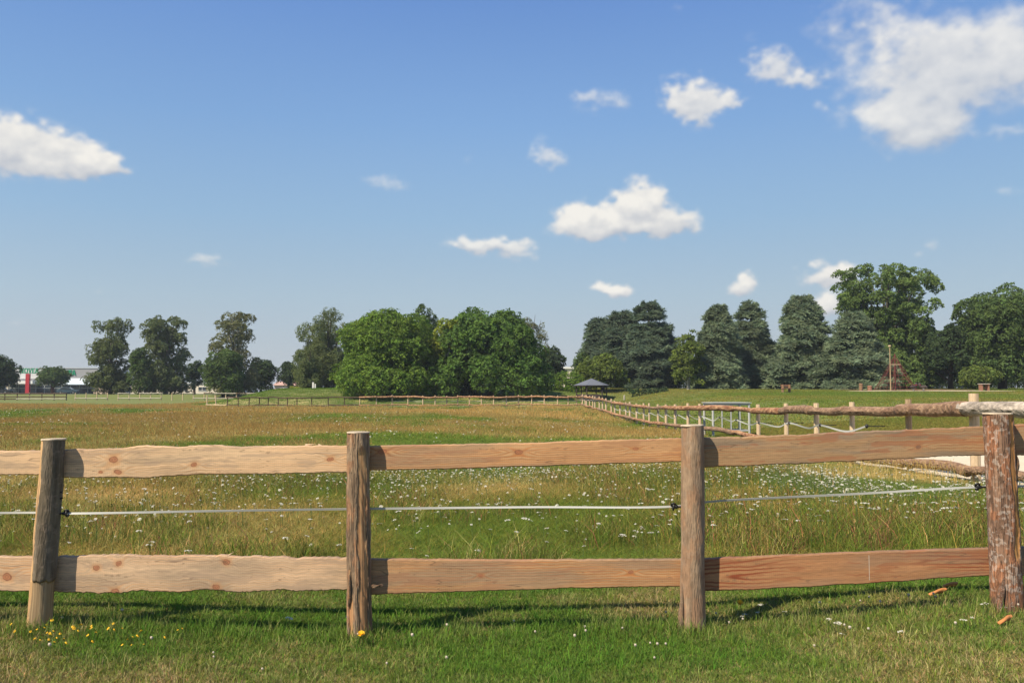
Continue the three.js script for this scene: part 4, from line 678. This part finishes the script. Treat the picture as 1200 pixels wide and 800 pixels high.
structure('playground_sand', sheet(33, 51, 87.5, 90.5, 0.25, 0.03, (x, d) => Math.hypot((x - 42) / 8.5, (d - 89) / 1.2) < 1), std(0.6, 0.5, 0.36, 1, { map: sandMap }));
structure('bark_mulch', sheet(33, 51, 91, 98, 0.4, 0.03, (x, d) => Math.hypot((x - 42) / 8, (d - 94.5) / 2.8) + 0.12 * noise(x, d) < 1), std(0.24, 0.11, 0.055, 1, { map: sandMap }));
{
  const x = 38.0, d = 89, o = thing('wooden_mast', 'tall pale wooden mast with a short cross bar on the playground', 'mast', x, ground(x, -d) - 0.05, -d);
  part('pole', cyl(0.065, 0.05, 4.5, 0, 0, 0, 10), greyPost, o); part('cap', cyl(0.14, 0.14, 0.14, 0, 4.5, 0, 10), palePost, o); part('cross_bar', box(1.1, 0.06, 0.06, 0.5, 2.7, 0), palePost, o);
}
function bin(x, d, h, w, m, label) { const o = thing('litter_bin', label, 'bin', x, ground(x, -d) - 0.03, -d); part('body', cyl(w * 0.46, w * 0.5, h * 0.88, 0, 0, 0, 14), m, o); part('rim', new THREE.TorusGeometry(w * 0.5, 0.03, 6, 16).rotateX(Math.PI / 2).translate(0, h * 0.88, 0), m, o); part('lid', cyl(w * 0.5, w * 0.36, h * 0.12, 0, h * 0.9, 0, 14), m, o); }
const terracotta = std(0.27, 0.13, 0.08, 0.85), brownWood = std(0.22, 0.13, 0.07, 0.85);
bin(35.4, 90, 0.78, 0.38, brownWood, 'taller brown bin at the edge of the playground sand'); bin(36.3, 90, 0.55, 0.46, terracotta, 'squat terracotta bin next to the taller brown bin');
function rider(x, d, turn, label) {                    // spring rider: coil, body, head, handle
  const o = thing('spring_rider', label, 'spring rider', x, ground(x, -d) - 0.02, -d, turn), pts = []; for (let i = 0; i <= 40; i++) { const a = i / 40 * 5 * 6.283; pts.push([Math.cos(a) * 0.09, 0.3 * i / 40, Math.sin(a) * 0.09, 0.018]); }
  part('spring', sweep(pts, 5, 1), steel, o); const b = new THREE.SphereGeometry(0.3, 12, 8); b.scale(1.3, 0.55, 0.5); b.translate(0, 0.45, 0); part('seat', b, darkWood, o);
  const hd = new THREE.SphereGeometry(0.16, 10, 8); hd.scale(1, 1.3, 0.7); hd.translate(0.36, 0.66, 0); part('head', hd, darkWood, o); part('handle', box(0.05, 0.05, 0.4, 0.26, 0.62, 0), redPaint, o);
}
rider(40.1, 88.6, 0.3, 'dark spring rider on the playground sand, the one facing the mast'); rider(41.1, 88.6, 2.6, 'dark spring rider on the playground sand, turned away from the mast');
{
  const mk = (x, d, turn, label) => { const o = thing('picnic_table', label, 'table', x, ground(x, -d) - 0.02, -d, turn); part('table_top', box(0.9, 0.07, 0.8, 0, 0.72, 0), std(0.45, 0.40, 0.34), o); for (const s of [-0.33, 0.33]) part('leg', box(0.14, 0.7, 0.6, s, 0.35, 0), terracotta, o); part('brace', box(0.5, 0.1, 0.08, 0, 0.3, 0), terracotta, o); };
  mk(47.9, 90, 0, 'small table with a grey top and reddish legs on the lawn');
  const b = thing('bench', 'low wooden bench on the lawn below the blue green cedars', 'bench', 26.3, ground(26.3, -85) - 0.02, -85, 0.4); part('seat', box(1.0, 0.07, 0.35, 0, 0.42, 0), terracotta, b); part('backrest', box(1.0, 0.2, 0.05, 0, 0.68, -0.18), terracotta, b); for (const s of [-0.4, 0.4]) part('leg', box(0.07, 0.78, 0.3, s, 0.39, -0.06), brownWood, b);
}
{ const x = 12.4, d = 98, o = thing('marker_post', 'pale stub post on the lawn beside the pavilion', 'post', x, ground(x, -d) - 0.03, -d); part('shaft', cyl(0.11, 0.1, 0.62, 0, 0, 0, 8), whiteRail, o); part('cap', cyl(0.1, 0.04, 0.06, 0, 0.62, 0, 8), whiteRail, o); }
{ const x = -25.0, d = 112, o = thing('marker_post', 'white forked post standing at the foot of the tall drooping tree', 'post', x, ground(x, -d) - 0.03, -d); part('shaft', box(0.2, 0.8, 0.15, -0.12, 0.4, 0), white, o); part('arm', box(0.14, 0.6, 0.15, 0.15, 0.3, 0), white, o); }
{ // galvanised hay rack standing against the outside of the log fence
  const x = 8.35, d = 34.6, o = thing('hay_rack', 'galvanised metal hay rack with upright bars behind the log rail fence', 'hay rack', x, ground(x, -d) - 0.02, -d, 0.12), galv = std(0.46, 0.47, 0.45, 0.6, { metalness: 0.1 });
  for (const s of [-0.72, 0.72]) for (const z of [-0.5, 0.5]) part('corner_post', cyl(0.045, 0.045, 1.34, s, 0, z, 10), galv, o);
  for (const z of [-0.5, 0.5]) { for (let k = 1; k < 4; k++) part('bar', cyl(0.025, 0.025, 1.0, -0.72 + k * 0.36, 0.32, z, 8), galv, o); part('rail', [box(1.44, 0.06, 0.05, 0, 1.3, z), box(1.44, 0.06, 0.05, 0, 0.3, z)], galv, o); }
  for (const s of [-0.72, 0.72]) part('end_rail', [box(0.05, 0.05, 0.95, s, 1.301, 0), box(0.05, 0.05, 0.95, s, 0.301, 0)], galv, o);
  part('cover', box(1.6, 0.03, 1.15, 0, 1.36, 0), galv, o);
}
// ------------------------------------------------------------------ bits of bark and wood on the mown strip
for (const [x, d, l, a, label] of [[2.82, 5.95, 0.15, 0.35, 'curled orange strip of bark lying under the lowest board'], [3.0, 6.15, 0.1, -0.2, 'short orange chip of bark in the shade by the lichen covered post'], [2.86, 5.22, 0.13, 0.5, 'orange sliver of wood in the grass by the lichen covered post']]) {
  const o = thing('bark_chip', label, 'bark chip', x, ground(x, -d) + 0.035, -d, a, 'bark chips in the grass');
  part('strip', sweep([[-l / 2, 0, 0, 0.006], [-l / 4, 0.012, 0.004, 0.013], [l / 4, 0.02, -0.004, 0.014], [l / 2, 0.03, 0, 0.004]], 7, 5, (th, t) => 0.004 * Math.sin(th * 2 + t * 7)), std(0.50, 0.20, 0.06, 0.85), o);
}
// ------------------------------------------------------------------ grasses
const grassMat = new THREE.MeshPhysicalMaterial({ color: 0xffffff, roughness: 1, transmission: 0.25, thickness: 0, side: THREE.DoubleSide, vertexColors: true, specularIntensity: 0.4 });
function tuft(seed, n, R, h0, h1, w, lean, head) {
  const r = rng(seed), pos = [], col = [];
  for (let i = 0; i < n; i++) {
    const a = r() * 6.283, q = R * Math.sqrt(r()), x = Math.cos(a) * q, z = Math.sin(a) * q, h = mix(h0, h1, r()), b = r() * 6.283, l = lean * h * (0.3 + r()), dx = Math.cos(b) * l, dz = Math.sin(b) * l, f = r() * 6.283, wx = Math.cos(f) * w / 2, wz = Math.sin(f) * w / 2, t = 0.65 + 0.7 * r(), ty = t * (0.9 + 0.2 * r()), tan = r() < 0.16 ? 1.7 : 1, tb = r() < 0.16 ? 1.2 : 1;
    const A = [x - wx, 0, z - wz], B = [x + wx, 0, z + wz], C = [x + dx * 0.35 - wx * 0.8, h * 0.6, z + dz * 0.35 - wz * 0.8], D = [x + dx * 0.35 + wx * 0.8, h * 0.6, z + dz * 0.35 + wz * 0.8], E = [x + dx, h * (1 - 0.12 * lean), z + dz];
    pos.push(...A, ...B, ...C, ...B, ...D, ...C, ...C, ...D, ...E); for (let k = 0; k < 9; k++) col.push(t * tan, ty * Math.sqrt(Math.sqrt(tan)) * tb, t * Math.sqrt(tan));
    if (head) { const hh = head * (0.7 + 0.6 * r()), hw = w * 2.2; for (const [ux, uz] of [[1, 0], [0, 1]]) { pos.push(E[0] - ux * hw * 0.5, E[1] - hh * 0.3, E[2] - uz * hw * 0.5, E[0] + ux * hw * 0.5, E[1] - hh * 0.1, E[2] + uz * hw * 0.5, E[0] + dx * 0.1, E[1] + hh * 0.7, E[2] + dz * 0.1); for (let k = 0; k < 3; k++) col.push(t * 1.15, ty * 1.0, t * 0.9); } }
  }
  const g = new THREE.BufferGeometry(); g.setAttribute('position', new THREE.Float32BufferAttribute(pos, 3)); g.setAttribute('color', new THREE.Float32BufferAttribute(col, 3)); g.computeVertexNormals(); return g;
}
function scatter(parent, name, geo, spots) {           // spots: [x, d, sx, sy, turn, colour]
  const m = finish(new THREE.InstancedMesh(geo, grassMat, spots.length)), M = new THREE.Matrix4(), q = new THREE.Quaternion(), p = new THREE.Vector3(), s = new THREE.Vector3(), c = new THREE.Color();
  spots.forEach(([x, d, sx, sy, a, k], i) => { q.setFromAxisAngle(Yp, a); p.set(x, ground(x, -d) - 0.004, -d); s.set(sx, sy, sx); m.setMatrixAt(i, M.compose(p, q, s)); c.setRGB(...k); m.setColorAt(i, c); });
  m.name = name; m.userData.kind = 'stuff'; parent.add(m); return m;
}
const bareEarth = (x, d) => Math.hypot((x - 1.75) / 0.95, (d - 16.6) / 0.55) + 0.5 * (fbm(x * 2, d * 2, 3) - 0.5) < 1;
structure('bare_earth', sheet(0.4, 3.2, 15.6, 17.6, 0.06, 0.012, bareEarth), std(0.17, 0.085, 0.055, 1, { map: sandMap, bumpMap: sandMap, bumpScale: 0.04 }));
for (const [px, rx, rz] of [[-2.93, 0.15, 0.12], [-0.935, 0.14, 0.12], [1.1, 0.2, 0.16], [3.06, 0.18, 0.15]]) structure('post_soil', sheet(px - 0.35, px + 0.35, 5.2, 5.9, 0.02, 0.012, (x, d) => Math.hypot((x - px) / rx, (d - 5.52) / rz) + 0.9 * (fbm(x * 14, d * 14, 3) - 0.5) < 1), std(0.15, 0.095, 0.055, 1, { map: sandMap, bumpMap: sandMap, bumpScale: 0.03 }));
const GREEN = [0.115, 0.20, 0.02], LUSH = [0.08, 0.185, 0.018], OLIVE = [0.21, 0.215, 0.04], STRAW = [0.47, 0.41, 0.15], RUST = [0.45, 0.325, 0.10], TAN = [0.46, 0.34, 0.17];
function meadowColor(x, d, r) { const k = clamp(dryness(x, d) + (r() - 0.5) * mix(0.6, 0.95, ss(18, 35, d))); let c = k < 0.4 ? mix3(GREEN, OLIVE, k / 0.4) : mix3(OLIVE, fbm(x * 0.2, d * 0.2 + 9, 2) + (r() - 0.5) * 0.3 > 0.56 ? RUST : STRAW, (k - 0.4) / 0.6); const v = 0.7 + 0.6 * r(); return c.map((q) => q * v); }
const edgeX = (d) => 0.62 * d + 3;
{ // the mown strip
  const g = stuff('lawn_grass', 'short mown green grass along the board fence', 'grass'), r = rng(51), A = [], B = [], geoA = tuft(1, 26, 0.055, 0.018, 0.048, 0.0032, 0.9), geoB = tuft(2, 14, 0.06, 0.04, 0.10, 0.0035, 0.7);
  for (let i = 0; i < 52000; i++) {
    const d = 3.6 + 3.9 * Math.pow(r(), 1.0), x = (r() * 2 - 1) * (0.62 * d + 2.4), n = fbm(x * 0.9 + 3, d * 1.2 + 7, 4), dry = clamp(ss(5.35, 4.6, d) * 0.5 + (n - 0.5) * 2.4 + (r() - 0.5) * 0.8 + 0.2);
    const c = mix3(mix3(LUSH, GREEN, r()), r() < 0.5 ? TAN : OLIVE, dry * 0.85), v = 0.8 + 0.4 * r(), tall = 0.75 + 0.5 * r() + 0.5 * ss(0.28, 0, Math.abs(d - 5.6)) * noise(x * 3, 5);
    (r() < 0.1 + 0.2 * ss(0.35, 0, Math.abs(d - 5.6)) ? B : A).push([x, d, 0.85 + 0.4 * r(), tall, r() * 6.283, c.map((q) => q * v)]);
  }
  for (const [px, rr] of [[-4.98, 0.078], [-2.93, 0.08], [-0.935, 0.08], [1.115, 0.08], [3.06, 0.1], [5.1, 0.09]]) for (let i = 0; i < 70; i++) { const a = r() * 6.283, q = rr + 0.015 + 0.14 * r() * r(), v = 0.75 + 0.5 * r(); B.push([px + Math.cos(a) * q, 5.55 - Math.sin(a) * q, 0.7 + 0.5 * r(), 0.9 + 0.9 * r(), r() * 6.283, mix3(GREEN, STRAW, r() < 0.25 ? 0.8 : 0.1).map((c) => c * v)]); }
  scatter(g, 'short_grass', geoA, A); scatter(g, 'long_grass', geoB, B);
}
{ // the meadow, coarser with distance only in how many blades one tuft holds
  const g = stuff('meadow_grass', 'tall rough meadow grass, green and straw coloured, filling the paddock', 'grass'), r = rng(52);
  const bands = [[6.9, 13, 60000, tuft(3, 18, 0.085, 0.06, 0.22, 0.004, 1.1), 1], [13, 26, 66000, tuft(4, 22, 0.16, 0.08, 0.25, 0.007, 1.0), 1], [26, 60, 66000, tuft(5, 26, 0.32, 0.08, 0.23, 0.012, 0.9), 1], [60, 101, 56000, tuft(6, 26, 0.55, 0.08, 0.2, 0.03, 0.8), 1]];
  bands.forEach(([d0, d1, n, geo], b) => {
    const S = [];
    while (S.length < n) {
      const d = Math.sqrt(mix(d0 * d0, d1 * d1, r())), x = (r() * 2 - 1) * edgeX(d);
      if (x > 7.15 || bareEarth(x, d) || (d > 86 && x > -33)) { if (r() < 0.9) continue; else continue; }
      const tall = mix(0.75, 1.15, r()) * (0.7 + 0.6 * fbm(x * 0.35, d * 0.35 + 40, 3)) * mix(0.6, 1, ss(6.9, 8.6, d)) * (x > 3.2 && d < 9 ? 1.2 : 1) * (x > 4.2 && d > 9.5 && d < 22 ? (x > 5.6 && d > 12 ? 0.3 : 0.5) : 1);
      S.push([x, d, 0.8 + 0.5 * r(), tall, r() * 6.283, meadowColor(x, d, r)]);
    }
    scatter(g, 'grass_tufts', geo, S);
  });
  { const S = [], T = []; while (S.length + T.length < 5600) { const d = mix(7.3, 14.5, r()), x = mix(-9, 7.0, Math.sqrt(r())); if (Math.abs(x) > edgeX(d) || (x > 4.2 && d > 9.5)) continue; if (fbm(x * 0.8 + 4, d * 0.8, 3) < 0.4 + 0.12 * ss(3.5, 1, x)) continue; const v = 0.6 + 0.7 * r(); (r() < 0.72 ? S : T).push([x, d, 0.8 + 0.6 * r(), 0.65 + 0.55 * r(), r() * 6.283, (r() < 0.8 ? mix3(GREEN, OLIVE, r() * 0.8) : r() < 0.7 ? [0.24, 0.12, 0.06] : STRAW).map((q) => q * v)]); }
    scatter(g, 'weeds', tuft(21, 16, 0.12, 0.12, 0.38, 0.0042, 0.6), S); scatter(g, 'weed_stalks', tuft(22, 8, 0.10, 0.24, 0.46, 0.0032, 0.4, 0.035), T); }
  const sb = [[7.4, 20, 3600, tuft(7, 6, 0.14, 0.16, 0.34, 0.0025, 0.6, 0.045)], [20, 55, 12000, tuft(8, 8, 0.24, 0.18, 0.38, 0.006, 0.5, 0.08)], [55, 100, 10000, tuft(9, 9, 0.45, 0.16, 0.32, 0.014, 0.5, 0.1)]];
  for (const [d0, d1, n, geo] of sb) {
    const S = [];
    for (let t = 0; t < n * 6 && S.length < n; t++) {
      const d = Math.sqrt(mix(d0 * d0, d1 * d1, r())), x = (r() * 2 - 1) * edgeX(d); if (x > 7.1 || bareEarth(x, d) || (d > 86 && x > -33)) continue;
      const k = dryness(x, d); if (r() > k * 1.1) continue;
      const red = x > 3.5 && d < 14 ? r() < 0.4 : r() < 0.3, v = 0.8 + 0.4 * r(); S.push([x, d, 0.8 + 0.5 * r(), 0.7 + 0.45 * r(), r() * 6.283, (red ? RUST : STRAW).map((q) => q * v)]);
    }
    scatter(g, 'seed_stalks', geo, S);
  }
}
{ // the park lawn beyond the log fence and the bank behind the back fence
  const g = stuff('park_grass', 'short sunlit lawn of the park beyond the log rail fence', 'grass'), r = rng(53), A = [], B = [], geoA = tuft(10, 26, 0.2, 0.04, 0.10, 0.01, 0.7), geoB = tuft(11, 30, 0.5, 0.025, 0.06, 0.03, 0.9);
  while (A.length < 26000) { const d = 6 + 34 * Math.sqrt(r()), x = 7.45 + r() * (edgeX(d) - 6); if (inSand(x, d) || x > edgeX(d)) continue; const n = fbm(x * 0.15, d * 0.15, 3), v = 0.8 + 0.4 * r(); A.push([x, d, 0.8 + 0.5 * r(), 0.8 + 0.6 * r(), r() * 6.283, mix3(GREEN, OLIVE, clamp(n * 1.6 - 0.2)).map((q) => q * v)]); }
  while (B.length < 52000) { const d = Math.sqrt(mix(1600, 16000, r())), x = mix(-40, edgeX(d), r()); if (x < 7.5 && d < 88.5) continue; if (Math.hypot((x - 42) / 8.6, (d - 89) / 1.6) < 1 || Math.hypot((x - 42) / 8.1, (d - 94.5) / 2.9) < 1) continue; if (x < -33) continue; const n = fbm(x * 0.06, d * 0.1, 3), v = 0.8 + 0.4 * r(), bank = x < 8 && d > 88; B.push([x, d, 0.8 + 0.5 * r(), 0.8 + 0.6 * r(), r() * 6.283, mix3(bank ? LUSH : GREEN, bank ? GREEN : [0.22, 0.215, 0.045], clamp(n * 1.8 - 0.35)).map((q) => q * v)]); }
  scatter(g, 'near_lawn', geoA, A); scatter(g, 'far_lawn', geoB, B);
}
// ------------------------------------------------------------------ flowers
const petalWhite = std(0.50, 0.48, 0.40, 0.8, { side: THREE.DoubleSide }), petalYellow = std(0.85, 0.50, 0.015, 0.7, { side: THREE.DoubleSide }), stemMat = std(0.10, 0.15, 0.035, 0.9), cloverMat = std(0.50, 0.43, 0.34, 0.8);
function umbelGeo(seed, R) {                           // a flat head of many small florets
  const r = rng(seed), gs = []; for (let i = 0; i < 16; i++) { const a = i * 2.4, q = R * Math.sqrt((i + 0.4) / 16), g = new THREE.CircleGeometry(R * 0.24 * (0.8 + 0.4 * r()), 5); g.rotateX(-Math.PI / 2 + (r() - 0.5) * 0.7); g.rotateZ((r() - 0.5) * 0.7); g.translate(Math.cos(a) * q, -q * q / R * 0.25 + 0.003 * r(), Math.sin(a) * q); gs.push(g); }
  return mergeGeometries(gs);
}
const UMB = umbelGeo(3, 0.036), unitStem = sweep([[0, 0, 0, 0.003], [0.012, 0.5, 0.004, 0.0025], [0, 1, 0, 0.002]], 4, 2);
const whiteDensity = (x, d) => { const n = fbm(x * 0.23 + 20, d * 0.27 + 4, 4), m = fbm(x * 1.1, d * 1.1 + 60, 3); const band = lerpTable([[6.8, 0.15], [8.0, 0.5], [10, 0.7], [13, 0.7], [16, 0.42], [20, 0.30], [30, 0.30], [60, 0.28], [100, 0.15]], d) + (x > 3.2 && d < 12 ? 0.35 : 0) + (x < -3 && d > 13 && d < 20 ? -0.25 : 0); return clamp((n - 0.38) * 3) * clamp((m - 0.28) * 2.2) * band * (d < 20 ? 0.6 + 0.6 * ss(-5, 2.5, x) : 1) * (x > 5.4 && d > 12 ? 0.15 : 1) + (d < 15 ? 0.05 : 0.02); };
{
  const g = stuff('white_wildflowers', 'dense scatter of small white yarrow heads across the meadow', 'wildflowers'), r = rng(61), list = [];
  while (list.length < 9000) { const u = r(), d = u < 0.42 ? mix(7.4, 17, Math.sqrt(r())) : Math.sqrt(mix(17 * 17, 90 * 90, Math.pow(r(), 1.4))), x = (r() * 2 - 1) * edgeX(d); if (x > 7.1 || bareEarth(x, d) || (d > 85 && x > -33)) continue; if (r() < whiteDensity(x, d)) list.push([x, d, 0.2 + 0.36 * r() * r() + 0.1 * r() + (d > 25 ? 0.35 : 0), 0.14 + 0.2 * r() + (x > 1.5 && x < 4 && d < 13 ? 0.1 : 0) - (x > 4.2 && d > 9.5 && d < 20 ? 0.08 : 0)]); }
  const h = finish(new THREE.InstancedMesh(UMB, petalWhite, list.length)), st = finish(new THREE.InstancedMesh(unitStem, stemMat, list.length)), M = new THREE.Matrix4(), q = new THREE.Quaternion(), e = new THREE.Euler();
  list.forEach(([x, d, s, y], i) => { e.set((r() - 0.5) * 1.0 + 0.15, r() * 6.283, (r() - 0.5) * 1.0); q.setFromEuler(e); const gy = ground(x, -d); h.setMatrixAt(i, M.compose(new THREE.Vector3(x, gy + y, -d), q, new THREE.Vector3(s, s, s))); st.setMatrixAt(i, M.compose(new THREE.Vector3(x, gy, -d), new THREE.Quaternion(), new THREE.Vector3(1, y, 1))); });
  h.name = 'flower_heads'; st.name = 'stems'; h.userData.kind = st.userData.kind = 'stuff'; g.add(h, st);
}
{ // the ones that show largest, one by one
  const r = rng(62); let n = 0; const proto = [0, 1, 2].map((k) => umbelGeo(70 + k, 0.036 + 0.005 * k));
  const put = (x, d, y, s, label, group) => { const o = thing('yarrow', label, 'flower', x, ground(x, -d) - 0.01, -d, r() * 6.283, group); const st = part('stem', unitStem, stemMat, o); st.scale.set(1, y, 1); const h = part('flower_head', proto[n % 3], petalWhite, o); h.position.y = y; h.rotation.set((r() - 0.5) * 0.4 + 0.1, 0, (r() - 0.5) * 0.4); h.scale.setScalar(s); n++; };
  while (n < 190) { const d = 7.3 + 3.6 * r(), x = (r() * 2 - 1) * (0.59 * d); if (x > 6.3 || r() > whiteDensity(x, d) * 1.2 + 0.04) continue; put(x, d, 0.16 + 0.2 * r() + (x > 1.5 ? 0.1 : 0), 0.4 + 0.45 * r(), 'white flat topped yarrow in the meadow just behind the board fence', 'white yarrow behind the board fence'); }
  for (const [x, d] of [[1.49, 5.75], [1.56, 5.72], [1.62, 5.86], [1.45, 5.68], [1.7, 5.62], [1.95, 5.7], [1.9, 5.4], [1.94, 5.36], [2.82, 5.38], [2.9, 5.5], [2.62, 5.22], [2.66, 5.2], [2.94, 5.35], [-1.42, 5.75], [-1.05, 5.78], [3.02, 5.42], [2.2, 5.1], [1.85, 5.05]]) put(x, d, 0.07 + 0.05 * r(), 0.3 + 0.3 * r(), 'small white flower in the mown grass in front of the board fence', 'white flowers in the mown strip');
}
const CLO = (() => { const g = new THREE.IcosahedronGeometry(0.008, 1), p = g.attributes.position; for (let i = 0; i < p.count; i++) { const k = 0.8 + 0.4 * noise(p.getX(i) * 900 + 50, p.getY(i) * 900 + p.getZ(i) * 700 + 50); p.setXYZ(i, p.getX(i) * k, p.getY(i) * k, p.getZ(i) * k); } g.computeVertexNormals(); return g; })();
{ // yellow flowers: a clump of trefoil by the dark barked post, and two dandelions
  const r = rng(63), pg = []; for (let k = 0; k < 5; k++) { const g = new THREE.CircleGeometry(0.0085, 6); g.scale(1, 0.7, 1); g.rotateX(-0.9); g.translate(0, 0.001, 0.008); g.rotateY(k * 1.257); pg.push(g); } const tre = mergeGeometries(pg);
  for (let i = 0; i < 46; i++) { const d = 5.05 + 0.5 * r(), x = -2.5 + (r() + r() + r() - 1.5) * 0.55; const o = thing('trefoil_flower', 'small yellow flower in the clump at the foot of the dark barked post', 'flower', x, ground(x, -d) - 0.005, -d, r() * 6.283, 'yellow flower clump'); const y = 0.055 + 0.045 * r(), st = part('stem', unitStem, stemMat, o); st.scale.set(0.6, y, 0.6); const h = part('petals', tre, petalYellow, o); h.position.y = y; h.rotation.x = 0.5 + 0.4 * r(); h.scale.setScalar(0.45 + 0.4 * r()); }
  const dg = []; for (let k = 0; k < 26; k++) { const g = new THREE.PlaneGeometry(0.005, 0.02); g.translate(0, 0.011, 0); g.rotateX(-1.1 + 0.5 * (k % 3) / 2); g.rotateY(k * 0.75); dg.push(g); } const dan = mergeGeometries(dg);
  for (const [x, d, label] of [[-0.9, 5.38, 'yellow dandelion in front of the cracked bark post'], [1.5, 5.92, 'yellow dandelion beside the small white flowers near the smooth post']]) { const o = thing('dandelion', label, 'flower', x, ground(x, -d) - 0.005, -d); const st = part('stem', unitStem, stemMat, o); st.scale.set(0.8, 0.09, 0.8); const h = part('flower_head', dan, petalYellow, o); h.position.y = 0.09; h.rotation.x = 0.5; h.scale.setScalar(1.2); }
  for (let i = 0; i < 40; i++) { const d = 4.8 + 1.1 * r(), x = (r() * 2 - 1) * 3.1; const o = thing('clover', 'pale clover head low in the mown grass', 'flower', x, ground(x, -d) - 0.005, -d, 0, 'clover heads in the mown strip'); const y = 0.05 + 0.04 * r(), st = part('stem', unitStem, stemMat, o); st.scale.set(0.6, y, 0.6); const g = part('flower_head', CLO, cloverMat, o); g.position.y = y; g.scale.setScalar(0.7 + 0.5 * r()); }
}
renderer.render(scene, camera);
